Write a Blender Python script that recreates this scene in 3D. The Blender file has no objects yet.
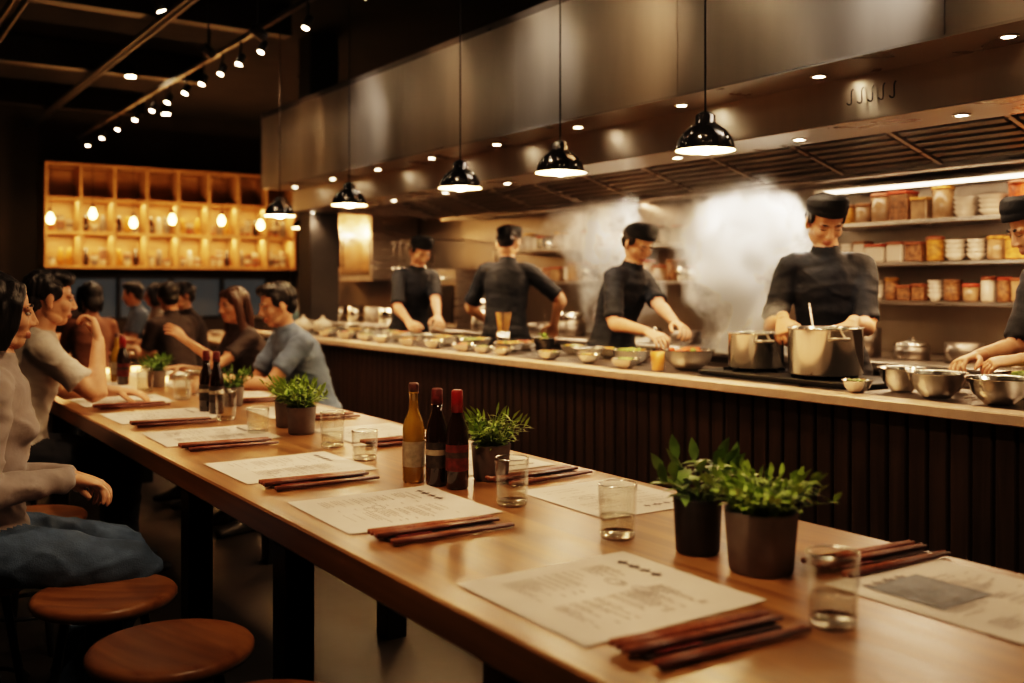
import bpy, math, random
from mathutils import Vector, Matrix, noise, Euler
from mathutils.bvhtree import BVHTree
random.seed(7)
V=Vector
UP=V((0,0,1))
scene=bpy.context.scene
col=scene.collection

# ------------------------------------------------------------ materials
def newmat(name):
    m=bpy.data.materials.new(name); m.use_nodes=True
    nt=m.node_tree; b=nt.nodes['Principled BSDF']
    return m,nt,b
def pm(name,c,rough=.5,metal=0,var=0,vs=8,bump=0,bs=60,scale=(1,1,1),rvar=0,trans=0,em=None,es=0,coat=0,sheen=0,sss=0,ior=1.45,bscale=None,aniso=0):
    m,nt,b=newmat(name)
    b.inputs['Base Color'].default_value=(*c,1)
    b.inputs['Roughness'].default_value=rough
    b.inputs['Metallic'].default_value=metal
    b.inputs['IOR'].default_value=ior
    if aniso:
        b.inputs['Anisotropic'].default_value=aniso; b.inputs['Anisotropic Rotation'].default_value=.25
        tg=nt.nodes.new('ShaderNodeTangent'); tg.direction_type='RADIAL'; tg.axis='Z'; nt.links.new(tg.outputs[0],b.inputs['Tangent'])
    if trans: b.inputs['Transmission Weight'].default_value=trans
    if coat: b.inputs['Coat Weight'].default_value=coat; b.inputs['Coat Roughness'].default_value=.15
    if sheen: b.inputs['Sheen Weight'].default_value=sheen
    if sss:
        b.inputs['Subsurface Weight'].default_value=sss
        b.inputs['Subsurface Radius'].default_value=(.01,.004,.002)
    if em: b.inputs['Emission Color'].default_value=(*em,1); b.inputs['Emission Strength'].default_value=es
    tc=nt.nodes.new('ShaderNodeTexCoord'); mp=nt.nodes.new('ShaderNodeMapping')
    mp.inputs['Scale'].default_value=scale
    nt.links.new(tc.outputs['Object'],mp.inputs['Vector'])
    if var or rvar:
        n=nt.nodes.new('ShaderNodeTexNoise'); n.inputs['Scale'].default_value=vs; n.inputs['Detail'].default_value=5
        nt.links.new(mp.outputs[0],n.inputs['Vector'])
        if var:
            r=nt.nodes.new('ShaderNodeValToRGB')
            r.color_ramp.elements[0].position=.3; r.color_ramp.elements[1].position=.7
            r.color_ramp.elements[0].color=(*[max(0,x*(1-var)) for x in c],1)
            r.color_ramp.elements[1].color=(*[min(1,x*(1+var)) for x in c],1)
            nt.links.new(n.outputs['Fac'],r.inputs[0]); nt.links.new(r.outputs[0],b.inputs['Base Color'])
        if rvar:
            mr=nt.nodes.new('ShaderNodeMapRange'); mr.inputs['From Min'].default_value=.3; mr.inputs['From Max'].default_value=.7
            mr.inputs['To Min'].default_value=max(.03,rough-rvar); mr.inputs['To Max'].default_value=rough+rvar
            nt.links.new(n.outputs['Fac'],mr.inputs['Value']); nt.links.new(mr.outputs[0],b.inputs['Roughness'])
    if bump:
        n2=nt.nodes.new('ShaderNodeTexNoise'); n2.inputs['Scale'].default_value=bs; n2.inputs['Detail'].default_value=4
        if bscale:
            mp2=nt.nodes.new('ShaderNodeMapping'); mp2.inputs['Scale'].default_value=bscale
            nt.links.new(tc.outputs['Object'],mp2.inputs['Vector']); nt.links.new(mp2.outputs[0],n2.inputs['Vector'])
        else: nt.links.new(mp.outputs[0],n2.inputs['Vector'])
        bp=nt.nodes.new('ShaderNodeBump'); bp.inputs['Strength'].default_value=bump; bp.inputs['Distance'].default_value=.01
        nt.links.new(n2.outputs['Fac'],bp.inputs['Height']); nt.links.new(bp.outputs[0],b.inputs['Normal'])
    return m
def woodmat(name,c1,c2,rough=.4,scale=(28,1.6,28),dark=.55,coat=0):
    m,nt,b=newmat(name)
    tc=nt.nodes.new('ShaderNodeTexCoord'); mp=nt.nodes.new('ShaderNodeMapping'); mp.inputs['Scale'].default_value=scale
    nt.links.new(tc.outputs['Object'],mp.inputs['Vector'])
    n=nt.nodes.new('ShaderNodeTexNoise'); n.inputs['Scale'].default_value=1; n.inputs['Detail'].default_value=7; n.inputs['Distortion'].default_value=.6
    nt.links.new(mp.outputs[0],n.inputs['Vector'])
    r=nt.nodes.new('ShaderNodeValToRGB'); r.color_ramp.elements[0].position=.33; r.color_ramp.elements[1].position=.68
    r.color_ramp.elements[0].color=(*c1,1); r.color_ramp.elements[1].color=(*c2,1)
    nt.links.new(n.outputs['Fac'],r.inputs[0])
    n2=nt.nodes.new('ShaderNodeTexNoise'); n2.inputs['Scale'].default_value=2.2; n2.inputs['Detail'].default_value=3
    nt.links.new(tc.outputs['Object'],n2.inputs['Vector'])
    mx=nt.nodes.new('ShaderNodeMixRGB'); mx.blend_type='MULTIPLY'; mx.inputs[0].default_value=.5
    nt.links.new(r.outputs[0],mx.inputs[1])
    r2=nt.nodes.new('ShaderNodeValToRGB'); r2.color_ramp.elements[0].position=.3;r2.color_ramp.elements[1].position=.7
    r2.color_ramp.elements[0].color=(dark,dark*.92,dark*.85,1); r2.color_ramp.elements[1].color=(1,1,1,1)
    nt.links.new(n2.outputs['Fac'],r2.inputs[0]); nt.links.new(r2.outputs[0],mx.inputs[2])
    nt.links.new(mx.outputs[0],b.inputs['Base Color'])
    mr=nt.nodes.new('ShaderNodeMapRange'); mr.inputs['To Min'].default_value=rough-.08; mr.inputs['To Max'].default_value=rough+.12
    nt.links.new(n.outputs['Fac'],mr.inputs['Value']); nt.links.new(mr.outputs[0],b.inputs['Roughness'])
    bp=nt.nodes.new('ShaderNodeBump'); bp.inputs['Strength'].default_value=.12; bp.inputs['Distance'].default_value=.003
    nt.links.new(n.outputs['Fac'],bp.inputs['Height']); nt.links.new(bp.outputs[0],b.inputs['Normal'])
    if coat: b.inputs['Coat Weight'].default_value=coat; b.inputs['Coat Roughness'].default_value=.28
    return m
def thinglass(name,tint=(.96,.96,.94),refl=.05,edge=.85,pwr=3.0):
    m=bpy.data.materials.new(name); m.use_nodes=True; nt=m.node_tree
    nt.nodes.remove(nt.nodes['Principled BSDF']); out=nt.nodes['Material Output']
    t=nt.nodes.new('ShaderNodeBsdfTransparent'); t.inputs[0].default_value=(*tint,1)
    g=nt.nodes.new('ShaderNodeBsdfGlossy'); g.inputs['Roughness'].default_value=.03; g.inputs[0].default_value=(1,1,1,1)
    lw=nt.nodes.new('ShaderNodeLayerWeight'); lw.inputs[0].default_value=.5
    pw=nt.nodes.new('ShaderNodeMath'); pw.operation='POWER'; pw.inputs[1].default_value=pwr
    nt.links.new(lw.outputs['Facing'],pw.inputs[0])
    mr=nt.nodes.new('ShaderNodeMapRange'); mr.inputs['To Min'].default_value=refl; mr.inputs['To Max'].default_value=edge
    nt.links.new(pw.outputs[0],mr.inputs['Value'])
    mx=nt.nodes.new('ShaderNodeMixShader'); nt.links.new(mr.outputs[0],mx.inputs[0]); nt.links.new(t.outputs[0],mx.inputs[1]); nt.links.new(g.outputs[0],mx.inputs[2])
    nt.links.new(mx.outputs[0],out.inputs[0]); return m

M={}
M['wood']=woodmat('table_oak',(.20,.088,.032),(.42,.215,.085),.30,(30,1.0,30),dark=.60,coat=.3)
M['woodst']=woodmat('stool_wood',(.22,.085,.03),(.40,.19,.07),.35,(22,2,22))
M['shelfwood']=woodmat('shelf_pine',(.34,.19,.08),(.52,.31,.14),.5,(3,20,20))
M['slat']=woodmat('dark_slat',(.026,.014,.010),(.054,.030,.020),.42,(40,40,2))
M['lip']=pm('counter_edge',(.56,.41,.30),.35,0,.08,20)
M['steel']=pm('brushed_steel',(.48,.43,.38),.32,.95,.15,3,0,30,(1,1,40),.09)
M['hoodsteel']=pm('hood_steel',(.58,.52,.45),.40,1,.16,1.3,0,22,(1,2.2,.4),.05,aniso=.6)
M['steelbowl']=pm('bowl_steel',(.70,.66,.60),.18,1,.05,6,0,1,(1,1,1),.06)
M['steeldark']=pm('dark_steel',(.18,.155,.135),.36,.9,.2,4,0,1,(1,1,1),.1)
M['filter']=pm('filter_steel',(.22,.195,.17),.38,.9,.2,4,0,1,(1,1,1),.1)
M['black']=pm('black_metal',(.010,.009,.009),.35,.3,.2,10)
M['blackgloss']=pm('black_enamel',(.01,.009,.009),.12,.2,0,8,coat=.6)
M['shade_glow']=pm('shade_inner_glow',(.85,.72,.5),.4,em=(1,.62,.28),es=14.0)  # lamp glow on the shade's inside, put in as emission
M['bulb']=pm('warm_bulb',(1,.8,.5),.4,em=(1,.70,.38),es=110)
M['bulb2']=pm('edison_bulb',(1,.6,.3),.4,em=(1,.50,.15),es=26)
M['spot']=pm('spot_lens',(1,.9,.8),.4,em=(1,.76,.5),es=45)
M['led']=pm('led_strip',(1,.85,.7),.4,em=(1,.72,.48),es=8)
M['ceil']=pm('ceiling_black',(.014,.012,.011),.85,0,.3,3)
M['duct']=pm('duct_black',(.020,.018,.017),.5,.3,.3,3)
M['wallk']=pm('kitchen_steel_wall',(.28,.235,.195),.36,.8,.25,1.5,0,1,(1,1,1),.1)
M['walld']=pm('dark_wall',(.030,.023,.019),.7,0,.3,2,.1,20)
M['pillar']=pm('pillar_plaster',(.05,.042,.037),.6,0,.2,3)
M['floor']=pm('dark_concrete',(.022,.016,.012),.48,0,.35,2.5,.05,8,(1,1,1),.08)
M['glass']=thinglass('clear_glass')
M['gbase']=thinglass('glass_base',(.86,.85,.80),.14,.9,1.8)
M['water']=thinglass('water',(.95,.95,.92),.04,.45)
M['amberglass']=pm('amber_tea',(.8,.40,.08),.1,coat=.5)
M['oil']=pm('oil_glass',(.45,.26,.03),.1,trans=.4,coat=.6)
M['soy']=pm('soy_glass',(.02,.008,.005),.08,coat=.8)
M['redcap']=pm('red_cap',(.24,.012,.009),.35)
M['label']=pm('label_paper',(.36,.29,.20),.6,0,.25,60)
M['labelr']=pm('label_red',(.11,.016,.011),.5,0,.4,80)
M['labeld']=pm('label_dark',(.04,.028,.02),.5,0,.5,80)
M['pot']=pm('pot_greige',(.18,.152,.133),.7,0,.12,25,.15,60)
M['potb']=pm('pot_black',(.028,.026,.026),.5,0,.2,20)
M['soil']=pm('soil',(.03,.018,.01),.95,0,.4,90,.5,120)
M['leaf']=pm('leaf_green',(.26,.38,.07),.45,0,.4,22,sss=.05)
M['leafd']=pm('leaf_deep',(.14,.24,.055),.4,0,.4,18)
M['stem']=pm('stem_green',(.13,.2,.05),.6)
M['chop']=woodmat('chopstick_wood',(.24,.065,.028),(.42,.15,.07),.35,(60,60,60))
M['chopd']=woodmat('chopstick_dark',(.07,.022,.014),(.14,.045,.028),.35,(60,60,60))
M['napkin']=pm('napkin_dark',(.05,.03,.025),.85,0,.3,60,.2,200)
M['skin']=pm('skin',(.62,.33,.195),.48,0,.08,25,.05,150,sss=.12)
M['lipm']=pm('lips',(.45,.18,.12),.45)
M['hair']=pm('hair_black',(.014,.010,.009),.38,0,.4,12,.5,60,(1,1,.25))
M['hairb']=pm('hair_brown',(.055,.022,.010),.38,0,.4,12,.5,60,(1,1,.25))
M['eye']=pm('eye_white',(.6,.56,.5),.2)
M['iris']=pm('iris_dark',(.01,.006,.004),.1)
M['chefblk']=pm('chef_black',(.007,.008,.011),.75,0,.25,9,.35,40,sheen=.01)
M['capm']=pm('cap_black',(.008,.008,.009),.8,0,.2,20,.2,90)
M['btn']=pm('button',(.03,.028,.028),.4)
M['blouse']=pm('blouse_grey',(.33,.28,.26),.75,0,.1,9,.2,40,sheen=.1)
M['tee']=pm('tee_offwhite',(.52,.46,.40),.8,0,.08,9,.2,40)
M['blue']=pm('shirt_blue',(.15,.20,.28),.8,0,.12,9,.2,50)
M['jeans']=pm('jeans',(.08,.13,.22),.8,0,.3,16,.3,250)
M['dkpants']=pm('dark_trousers',(.02,.02,.024),.8,0,.2,10)
M['shoe']=pm('shoe_dark',(.02,.016,.014),.5)
M['olive']=pm('top_dark',(.045,.03,.026),.8,0,.2,9)
M['rust']=pm('top_rust',(.22,.09,.05),.8,0,.2,9)
M['teal']=pm('top_teal',(.10,.17,.2),.8,0,.2,9)
M['porc']=pm('porcelain',(.52,.44,.36),.3,0,.05,10,coat=.3)
M['foodr']=pm('food_chili',(.38,.08,.018),.5,0,.6,45,.6,60)
M['foody']=pm('food_curry',(.44,.21,.04),.5,0,.5,40,.6,60)
M['foodg']=pm('food_greens',(.18,.24,.05),.5,0,.6,45,.6,60)
M['foodb']=pm('food_braise',(.20,.09,.035),.5,0,.6,45,.6,60)
M['plast']=pm('container_plastic',(.28,.17,.09),.25,coat=.4,var=.4,vs=12)
M['redlid']=pm('lid_red',(.36,.06,.025),.4)
M['rubber']=pm('burner_iron',(.012,.012,.012),.55,.5)
M['cordm']=pm('cord_black',(.008,.008,.008),.6)
M['winglow']=pm('window_glass_lit',(.03,.04,.05),.1,0,em=(.5,.5,.48),es=.05)
M['candle']=pm('candle_glow',(1,.6,.3),.4,em=(1,.5,.16),es=6)
M['paper']=pm('menu_paper',(.68,.61,.54),.6,0,.06,7,.03,40)
M['ink']=pm('menu_ink',(.34,.29,.26),.6,0,.35,90)
M['ink2']=pm('menu_ink_dark',(.18,.15,.14),.6,0,.35,90)
M['print']=pm('menu_photo_print',(.11,.12,.13),.5,0,.5,30)

# ------------------------------------------------------------ mesh builder
class MB:
    def __init__(s): s.v=[];s.f=[];s.m=[];s.sm=[]
    def add(s,vs,fs,mat,smooth=True):
        o=len(s.v); s.v+= [V(p) for p in vs]
        for f in fs: s.f.append([i+o for i in f]); s.m.append(mat); s.sm.append(smooth)
    def box(s,lo,hi,mat,bev=.0,rot=None,smooth=False):
        lo=V(lo);hi=V(hi); c=(lo+hi)/2; h=(hi-lo)/2
        b=min(bev,min(h)*.49)
        if b<=0:
            vs=[V((x*h.x,y*h.y,z*h.z)) for z in(-1,1) for y in(-1,1) for x in(-1,1)]
            fs=[(0,2,3,1),(4,5,7,6),(0,1,5,4),(2,6,7,3),(0,4,6,2),(1,3,7,5)]
        else:
            vs=[];idx={}
            for X in(-1,1):
                for Y in(-1,1):
                    for Z in(-1,1):
                        for a in range(3):
                            p=[X*(h.x-b),Y*(h.y-b),Z*(h.z-b)]
                            p[a]=(X,Y,Z)[a]*h[a]
                            idx[(X,Y,Z,a)]=len(vs); vs.append(V(p))
            fs=[]
            for a in range(3):
                u,w=(a+1)%3,(a+2)%3
                for sg in(-1,1):
                    q=[]
                    for (su,sw) in((-1,-1),(1,-1),(1,1),(-1,1)):
                        k=[0,0,0];k[a]=sg;k[u]=su;k[w]=sw; q.append(idx[(*k,a)])
                    if sg<0:q.reverse()
                    fs.append(q)
            for a in range(3):
                u,w=(a+1)%3,(a+2)%3
                for su in(-1,1):
                    for sw in(-1,1):
                        k1=[0,0,0];k1[u]=su;k1[w]=sw;k2=k1[:];k1[a]=-1;k2[a]=1
                        q=[idx[(*k1,u)],idx[(*k2,u)],idx[(*k2,w)],idx[(*k1,w)]]
                        fs.append(q)
            for X in(-1,1):
                for Y in(-1,1):
                    for Z in(-1,1): fs.append([idx[(X,Y,Z,a)] for a in range(3)])
        if rot is not None: vs=[rot@p for p in vs]
        s.add([p+c for p in vs],fs,mat,smooth)
    def lathe(s,prof,c,mat,n=32,R=None,smooth=True,sy=1):
        c=V(c);vs=[];fs=[]
        for (r,z) in prof:
            for i in range(n):
                a=2*math.pi*i/n; p=V((r*math.cos(a),r*math.sin(a)*sy,z))
                if R is not None:p=R@p
                vs.append(c+p)
        for j in range(len(prof)-1):
            for i in range(n):
                k=(i+1)%n; fs.append((j*n+i,j*n+k,(j+1)*n+k,(j+1)*n+i))
        if prof[0][0]>1e-6: fs.append(tuple(range(n))[::-1])
        if prof[-1][0]>1e-6: fs.append(tuple((len(prof)-1)*n+i for i in range(n)))
        s.add(vs,fs,mat,smooth)
    def shell(s,prof,c,mat,n=32):
        c=V(c);vs=[];fs=[]
        for (r,z) in prof:
            for i in range(n):
                a=2*math.pi*i/n; vs.append(c+V((r*math.cos(a),r*math.sin(a),z)))
        for j in range(len(prof)-1):
            for i in range(n):
                k=(i+1)%n; fs.append((j*n+i,j*n+k,(j+1)*n+k,(j+1)*n+i))
        s.add(vs,fs,mat)
    def ell(s,c,r,mat,R=None,n=16,m=10):
        if not hasattr(r,'__len__'): r=(r,r,r)
        vs=[];fs=[];c=V(c)
        for j in range(m+1):
            t=math.pi*j/m
            for i in range(n):
                a=2*math.pi*i/n
                p=V((r[0]*math.sin(t)*math.cos(a),r[1]*math.sin(t)*math.sin(a),r[2]*math.cos(t)))
                if R is not None:p=R@p
                vs.append(c+p)
        for j in range(m):
            for i in range(n):
                k=(i+1)%n; fs.append((j*n+i,(j+1)*n+i,(j+1)*n+k,j*n+k))
        s.add(vs,fs,mat)
    def loft(s,pts,rad,mat,side=None,n=14,sub=3,cap=True,pw=2.0,ck=1.0):
        P=[V(p) for p in pts]; R=[(r if hasattr(r,'__len__') else (r,r)) for r in rad]
        if side is None:
            t=(P[-1]-P[0]).normalized(); side=t.orthogonal()
        side=V(side).normalized()
        C=[];Q=[]
        N=len(P)
        def cr(a,b,c,d,t): return .5*((2*b)+(c-a)*t+(2*a-5*b+4*c-d)*t*t+(3*b-a-3*c+d)*t**3)
        if N>2 and sub>1:
            for i in range(N-1):
                a=P[max(0,i-1)];b=P[i];c=P[i+1];d=P[min(N-1,i+2)]
                for k in range(sub):
                    t=k/sub
                    C.append(cr(a,b,c,d,t)); e=t*t*(3-2*t)
                    Q.append((R[i][0]*(1-e)+R[i+1][0]*e,R[i][1]*(1-e)+R[i+1][1]*e))
            C.append(P[-1]);Q.append(R[-1])
        else: C=P;Q=R
        T=[]
        for i in range(len(C)):
            T.append((C[min(i+1,len(C)-1)]-C[max(i-1,0)]).normalized())
        rings=[]
        for c,q,t in zip(C,Q,T): rings.append((c,q,t))
        if cap:
            pre=[];post=[]
            def cr_(c,q,t,sg,a):
                rr=min(q); k=math.radians(a)
                return (c+t*sg*rr*ck*math.sin(k),(q[0]-rr+rr*math.cos(k) if q[0]>rr else q[0]*math.cos(k),q[1]-rr+rr*math.cos(k) if q[1]>rr else q[1]*math.cos(k)),t)
            c,q,t=rings[0]
            for a in (80,55,28): pre.append(cr_(c,q,t,-1,a))
            c,q,t=rings[-1]
            for a in (28,55,80): post.append(cr_(c,q,t,1,a))
            rings=pre+rings+post
        vs=[];fs=[]
        for c,q,t in rings:
            sd=(side-t*side.dot(t))
            if sd.length<1e-4: sd=t.orthogonal()
            sd.normalize(); b=t.cross(sd)
            for i in range(n):
                a=2*math.pi*i/n; ca,sa=math.cos(a),math.sin(a)
                if pw!=2: ca=math.copysign(abs(ca)**(2/pw),ca); sa=math.copysign(abs(sa)**(2/pw),sa)
                vs.append(c+sd*q[0]*ca+b*q[1]*sa)
        L=len(rings)
        for j in range(L-1):
            for i in range(n):
                k=(i+1)%n; fs.append((j*n+i,j*n+k,(j+1)*n+k,(j+1)*n+i))
        fs.append(tuple(range(n))[::-1]); fs.append(tuple((L-1)*n+i for i in range(n)))
        s.add(vs,fs,mat)
    def mesh(s,name):
        me=bpy.data.meshes.new(name)
        me.from_pydata([tuple(p) for p in s.v],[],s.f)
        names=[]
        for m in s.m:
            if m not in names:names.append(m)
        for k in names: me.materials.append(M[k])
        ix={k:i for i,k in enumerate(names)}
        me.polygons.foreach_set('material_index',[ix[m] for m in s.m])
        me.polygons.foreach_set('use_smooth',s.sm)
        me.update(); return me
    def obj(s,name,loc=(0,0,0),rot=0):
        return place(name,s.mesh(name),loc,rot)
def place(name,me,loc=(0,0,0),rot=0,scale=1):
    o=bpy.data.objects.new(name,me); o.location=loc
    o.rotation_euler=(0,0,rot) if not hasattr(rot,'__len__') else rot
    o.scale=(scale,)*3 if not hasattr(scale,'__len__') else scale
    col.objects.link(o); return o

# ------------------------------------------------------------ room
def simplebox(name,lo,hi,mat,bev=0):
    b=MB(); lo=V(lo);hi=V(hi);c=(lo+hi)/2
    b.box(lo-c,hi-c,mat,bev); return b.obj(name,c)
simplebox('floor',(-3.2,-2.2,-.1),(5.5,13.4,0),'floor')
simplebox('ceiling',(-3.2,-2.2,3.5),(5.5,13.4,3.6),'ceil')
simplebox('wall_left',(-3.2,-2.2,0),(-3.0,13.4,3.5),'walld')
simplebox('wall_rear',(-3.0,-2.2,0),(5.3,-2.0,3.5),'walld')
simplebox('wall_kitchen',(5.3,-2.2,0),(5.5,13.4,3.5),'wallk')
b=MB()
b.box((-3.0,13.2,0),(5.3,13.4,.85),'walld'); b.box((-3.0,13.2,1.42),(5.3,13.4,3.5),'walld')
b.box((-3.0,13.2,.85),(2.35,13.4,1.42),'walld'); b.box((5.0,13.2,.85),(5.3,13.4,1.42),'walld')
b.obj('wall_far')
b=MB()
b.box((2.35,13.3,.85),(5.0,13.32,1.42),'winglow')
for x in (2.35,3.0,3.66,4.33,4.96): b.box((x,13.22,.85),(x+.04,13.36,1.42),'black')
b.box((2.35,13.2,.85),(5.0,13.37,.89),'black'); b.box((2.35,13.2,1.38),(5.0,13.37,1.42),'black')
b.obj('window_1')

# ------------------------------------------------------------ long table
b=MB()
x0,x1=.878,1.875
b.box((x0,.1,.682),(x1,7.0,.75),'wood',.005)
for y in (.5,1.45,2.47,3.3,4.5,5.7,6.8):
    for x in (1.0,1.72):
        b.box((x-.04,y-.045,0),(x+.04,y+.045,.63),'black',.003)
    b.box((.96,y-.045,.62),(1.76,y+.045,.682),'black',.003)
b.box((1.34,.5,.60),(1.40,6.8,.66),'black',.003)
b.obj('communal_table')

def stool_mesh():
    b=MB(); R=.188
    prof=[(0,.432),(R-.02,.432),(R-.006,.438),(R,.448),(R,.458),(R-.006,.466),(R-.02,.47),(R-.06,.466),(0,.464)]
    b.lathe(prof,(0,0,0),'woodst',40)
    b.lathe([(0,.415),(.12,.415),(.12,.432),(0,.432)],(0,0,0),'black',24,smooth=False)
    for k in range(4):
        a=math.pi/4+k*math.pi/2
        p=V((math.cos(a),math.sin(a),0))
        b.loft([p*.10+V((0,0,.42)),p*.175+V((0,0,.012))],[.013,.012],'black',n=10,cap=True)
    ring=[(math.cos(t)*.152,math.sin(t)*.152,.14) for t in [2*math.pi*i/24 for i in range(25)]]
    b.loft(ring,[.008]*25,'black',side=(0,0,1),n=8,sub=1,cap=False)
    return b.mesh('wooden_stool')
sm=stool_mesh()
for (x,y,r) in [(.653,2.35,.3),(.617,2.86,.9),(.69,1.86,0),(.33,3.24,.2),(.62,4.76,.5),(.60,3.95,1),(.6,5.5,.3),(.62,6.3,.3),
                (2.24,5.2,.4),(2.2,6.0,.8),(2.2,3.2,.1),(2.2,2.3,.7)]:
    place('wooden_stool',sm,(x,y,0),r)
def chair():
    b=MB()
    b.box((-.2,-.2,.42),(.2,.2,.455),'woodst',.008)
    for sx in(-1,1):
        b.loft([(sx*.17,.17,.43),(sx*.185,.185,0)],[.016,.013],'woodst',n=10)
        b.loft([(sx*.17,-.17,0),(sx*.165,-.175,.44),(sx*.165,-.215,.80)],[.014,.017,.014],'woodst',n=10)
    b.loft([(-.17,-.215,.76),(0,-.245,.77),(.17,-.215,.76)],[(.012,.035)]*3,'woodst',side=(0,1,0),n=12)
    for sx in(-.09,0,.09): b.loft([(sx,-.18,.45),(sx,-.235,.74)],[.008,.008],'woodst',n=8,sub=1)
    return b
chair().obj('wooden_chair',(2.42,6.75,0),math.radians(95))

# ------------------------------------------------------------ table items
TZ=.75
def papermesh(wx,wy,seed,pic=False):
    rnd=random.Random(seed)
    b=MB(); n=8; vs=[];fs=[]
    for j in range(n+1):
        for i in range(n+1):
            u=i/n-.5;v=j/n-.5
            vs.append((u*wx,v*wy,.0012+.006*max(0,abs(u)+abs(v)-.75)*rnd.random()))
    for j in range(n):
        for i in range(n):
            a=j*(n+1)+i; fs.append((a,a+1,a+n+2,a+n+1))
    b.add(vs,fs,'paper')
    def q(x0_,y0_,x1_,y1_,m='ink'): b.add([(x0_,y0_,.0028),(x1_,y0_,.0028),(x1_,y1_,.0028),(x0_,y1_,.0028)],[(0,1,2,3)],m,False)
    hx,hy=wx*.36,wy*.36
    x=-hx
    for i in range(4):
        w_=rnd.uniform(.018,.03); q(x,hy-.006,x+w_,hy+.004,'ink2'); q(x+w_*.4,hy-.014,x+w_*.6,hy+.012,'ink2'); x+=w_+.008
    for cx_ in (-hx,.02):
        y=hy-.04
        while y>-hy:
            if rnd.random()<.82:
                L=rnd.uniform(.4,1)*(hx-.03); x=cx_
                while x<cx_+L:
                    w_=rnd.uniform(.006,.018); q(x,y,x+w_,y+.0028); x+=w_+.003
                if rnd.random()<.4: q(cx_+hx-.03,y,cx_+hx-.015,y+.003)
            y-=rnd.choice([.0085,.0085,.0085,.017])
    if not pic:
        for k in range(2):
            cx_,cy_=rnd.uniform(-.05,.1),rnd.uniform(-.1,.06); r=rnd.uniform(.022,.034)
            for rr in (r,r*.72):
                N=28; vv=[];ff=[]
                for i in range(N):
                    a=6.2832*i/N; vv+= [(cx_+rr*math.cos(a),cy_+rr*.6*math.sin(a),.0030),(cx_+(rr-.0018)*math.cos(a),cy_+(rr-.0018)*.6*math.sin(a),.0030)]
                for i in range(N):
                    k2=(i+1)%N; ff.append((2*i,2*k2,2*k2+1,2*i+1))
                b.add(vv,ff,'ink2',False)
    else:
        q(-.12,-.02,.03,.13,'print')
    return b.mesh('paper_placemat')
pms=[papermesh(.385,.40,s) for s in (1,2,3)]; pms2=[papermesh(.33,.38,s) for s in (4,5)]
pmp=papermesh(.33,.38,9,True)
for i,y in enumerate((1.17,1.99,2.66,3.42,4.08,4.75,5.5)): place('paper_placemat',pms[i%3],(1.145,y+.2,TZ+.0008),random.uniform(-.03,.03)-math.pi/2)
for i,y in enumerate((.79,1.78,2.42,3.15,3.9,4.6,5.4,6.1)): place('paper_placemat',pmp if i==0 else pms2[i%2],(1.665,y+.2,TZ+.0008),random.uniform(-.03,.03)+(0 if i==0 else math.pi))
def chop_mesh():
    b=MB()
    b.box((-.135,-.045,.0),(.135,.02,.004),'napkin',.0015)
    for (y0,y1,mt) in ((-.036,-.028,'chopd'),(-.022,-.018,'chop'),(-.002,.002,'chop'),(.014,.012,'chop')):
        b.loft([(-.155,y0,.0105),(.15,y1,.0095)],[.0058,.0038],mt,n=8,sub=1,cap=False)
    b.box((-.115,-.05,.004),(-.03,.024,.0075),'labelr',.001)
    for (y0,y1,mt) in ((-.088,-.078,'chopd'),(-.074,-.066,'chop')):
        b.loft([(-.14,y0,.006),(.16,y1,.005)],[.0058,.0038],mt,n=8,sub=1,cap=False)
    return b.mesh('chopsticks')
cm=chop_mesh()
for y in (1.14,1.96,2.63,3.39,4.05,4.72): place('chopsticks_set',cm,(1.12,y-.02,TZ+.003),random.uniform(-.06,.02)-.05)
for i,y in enumerate((1.25,2.32,3.1,3.85,4.58)): place('chopsticks_set',cm,(1.715 if i==0 else 1.66,y,TZ+.003),random.uniform(-.1,.1))

def glass_mesh(r=.043,h=.118,fill=.0):
    b=MB()
    b.shell([(r*.80,.0005),(r*.88,.003),(r*.9,.006),(r,h)],(0,0,0),'glass',48)
    b.shell([(r-.003,h),(r*.9-.003,.014)],(0,0,0),'glass',48)
    b.shell([(r+.0002,h-.0006),(r-.0006,h+.0012),(r-.0026,h+.0012),(r-.0032,h-.0006)],(0,0,0),'steelbowl',48)  # metal ring stands in for the bright glint along the glass rim
    b.shell([(0,.0005),(r*.80,.0005),(r*.88,.003),(r*.9,.012),(r*.86,.0135),(0,.0125)],(0,0,0),'gbase',48)
    if fill:
        rr=r*.9+(r*.1)*(fill/h)-.0035
        b.shell([(r*.88-.004,.015),(rr,fill),(0,fill)],(0,0,0),'water',48)
    return b.mesh('drinking_glass')
gm=glass_mesh(); gf=glass_mesh(fill=.05); gs=glass_mesh(.042,.092,.04)
for (x,y,me) in [(1.335,1.032,gf),(1.412,1.654,gf),(1.405,2.05,gf),(1.386,2.84,gs),(1.407,3.13,gf),(1.31,3.58,gs),(1.33,4.0,gm),(1.39,4.82,gf),(1.34,5.3,gm),(1.5,5.0,gm),(1.30,6.2,gm)]:
    place('drinking_glass',me,(x,y,TZ+.0005))

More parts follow.
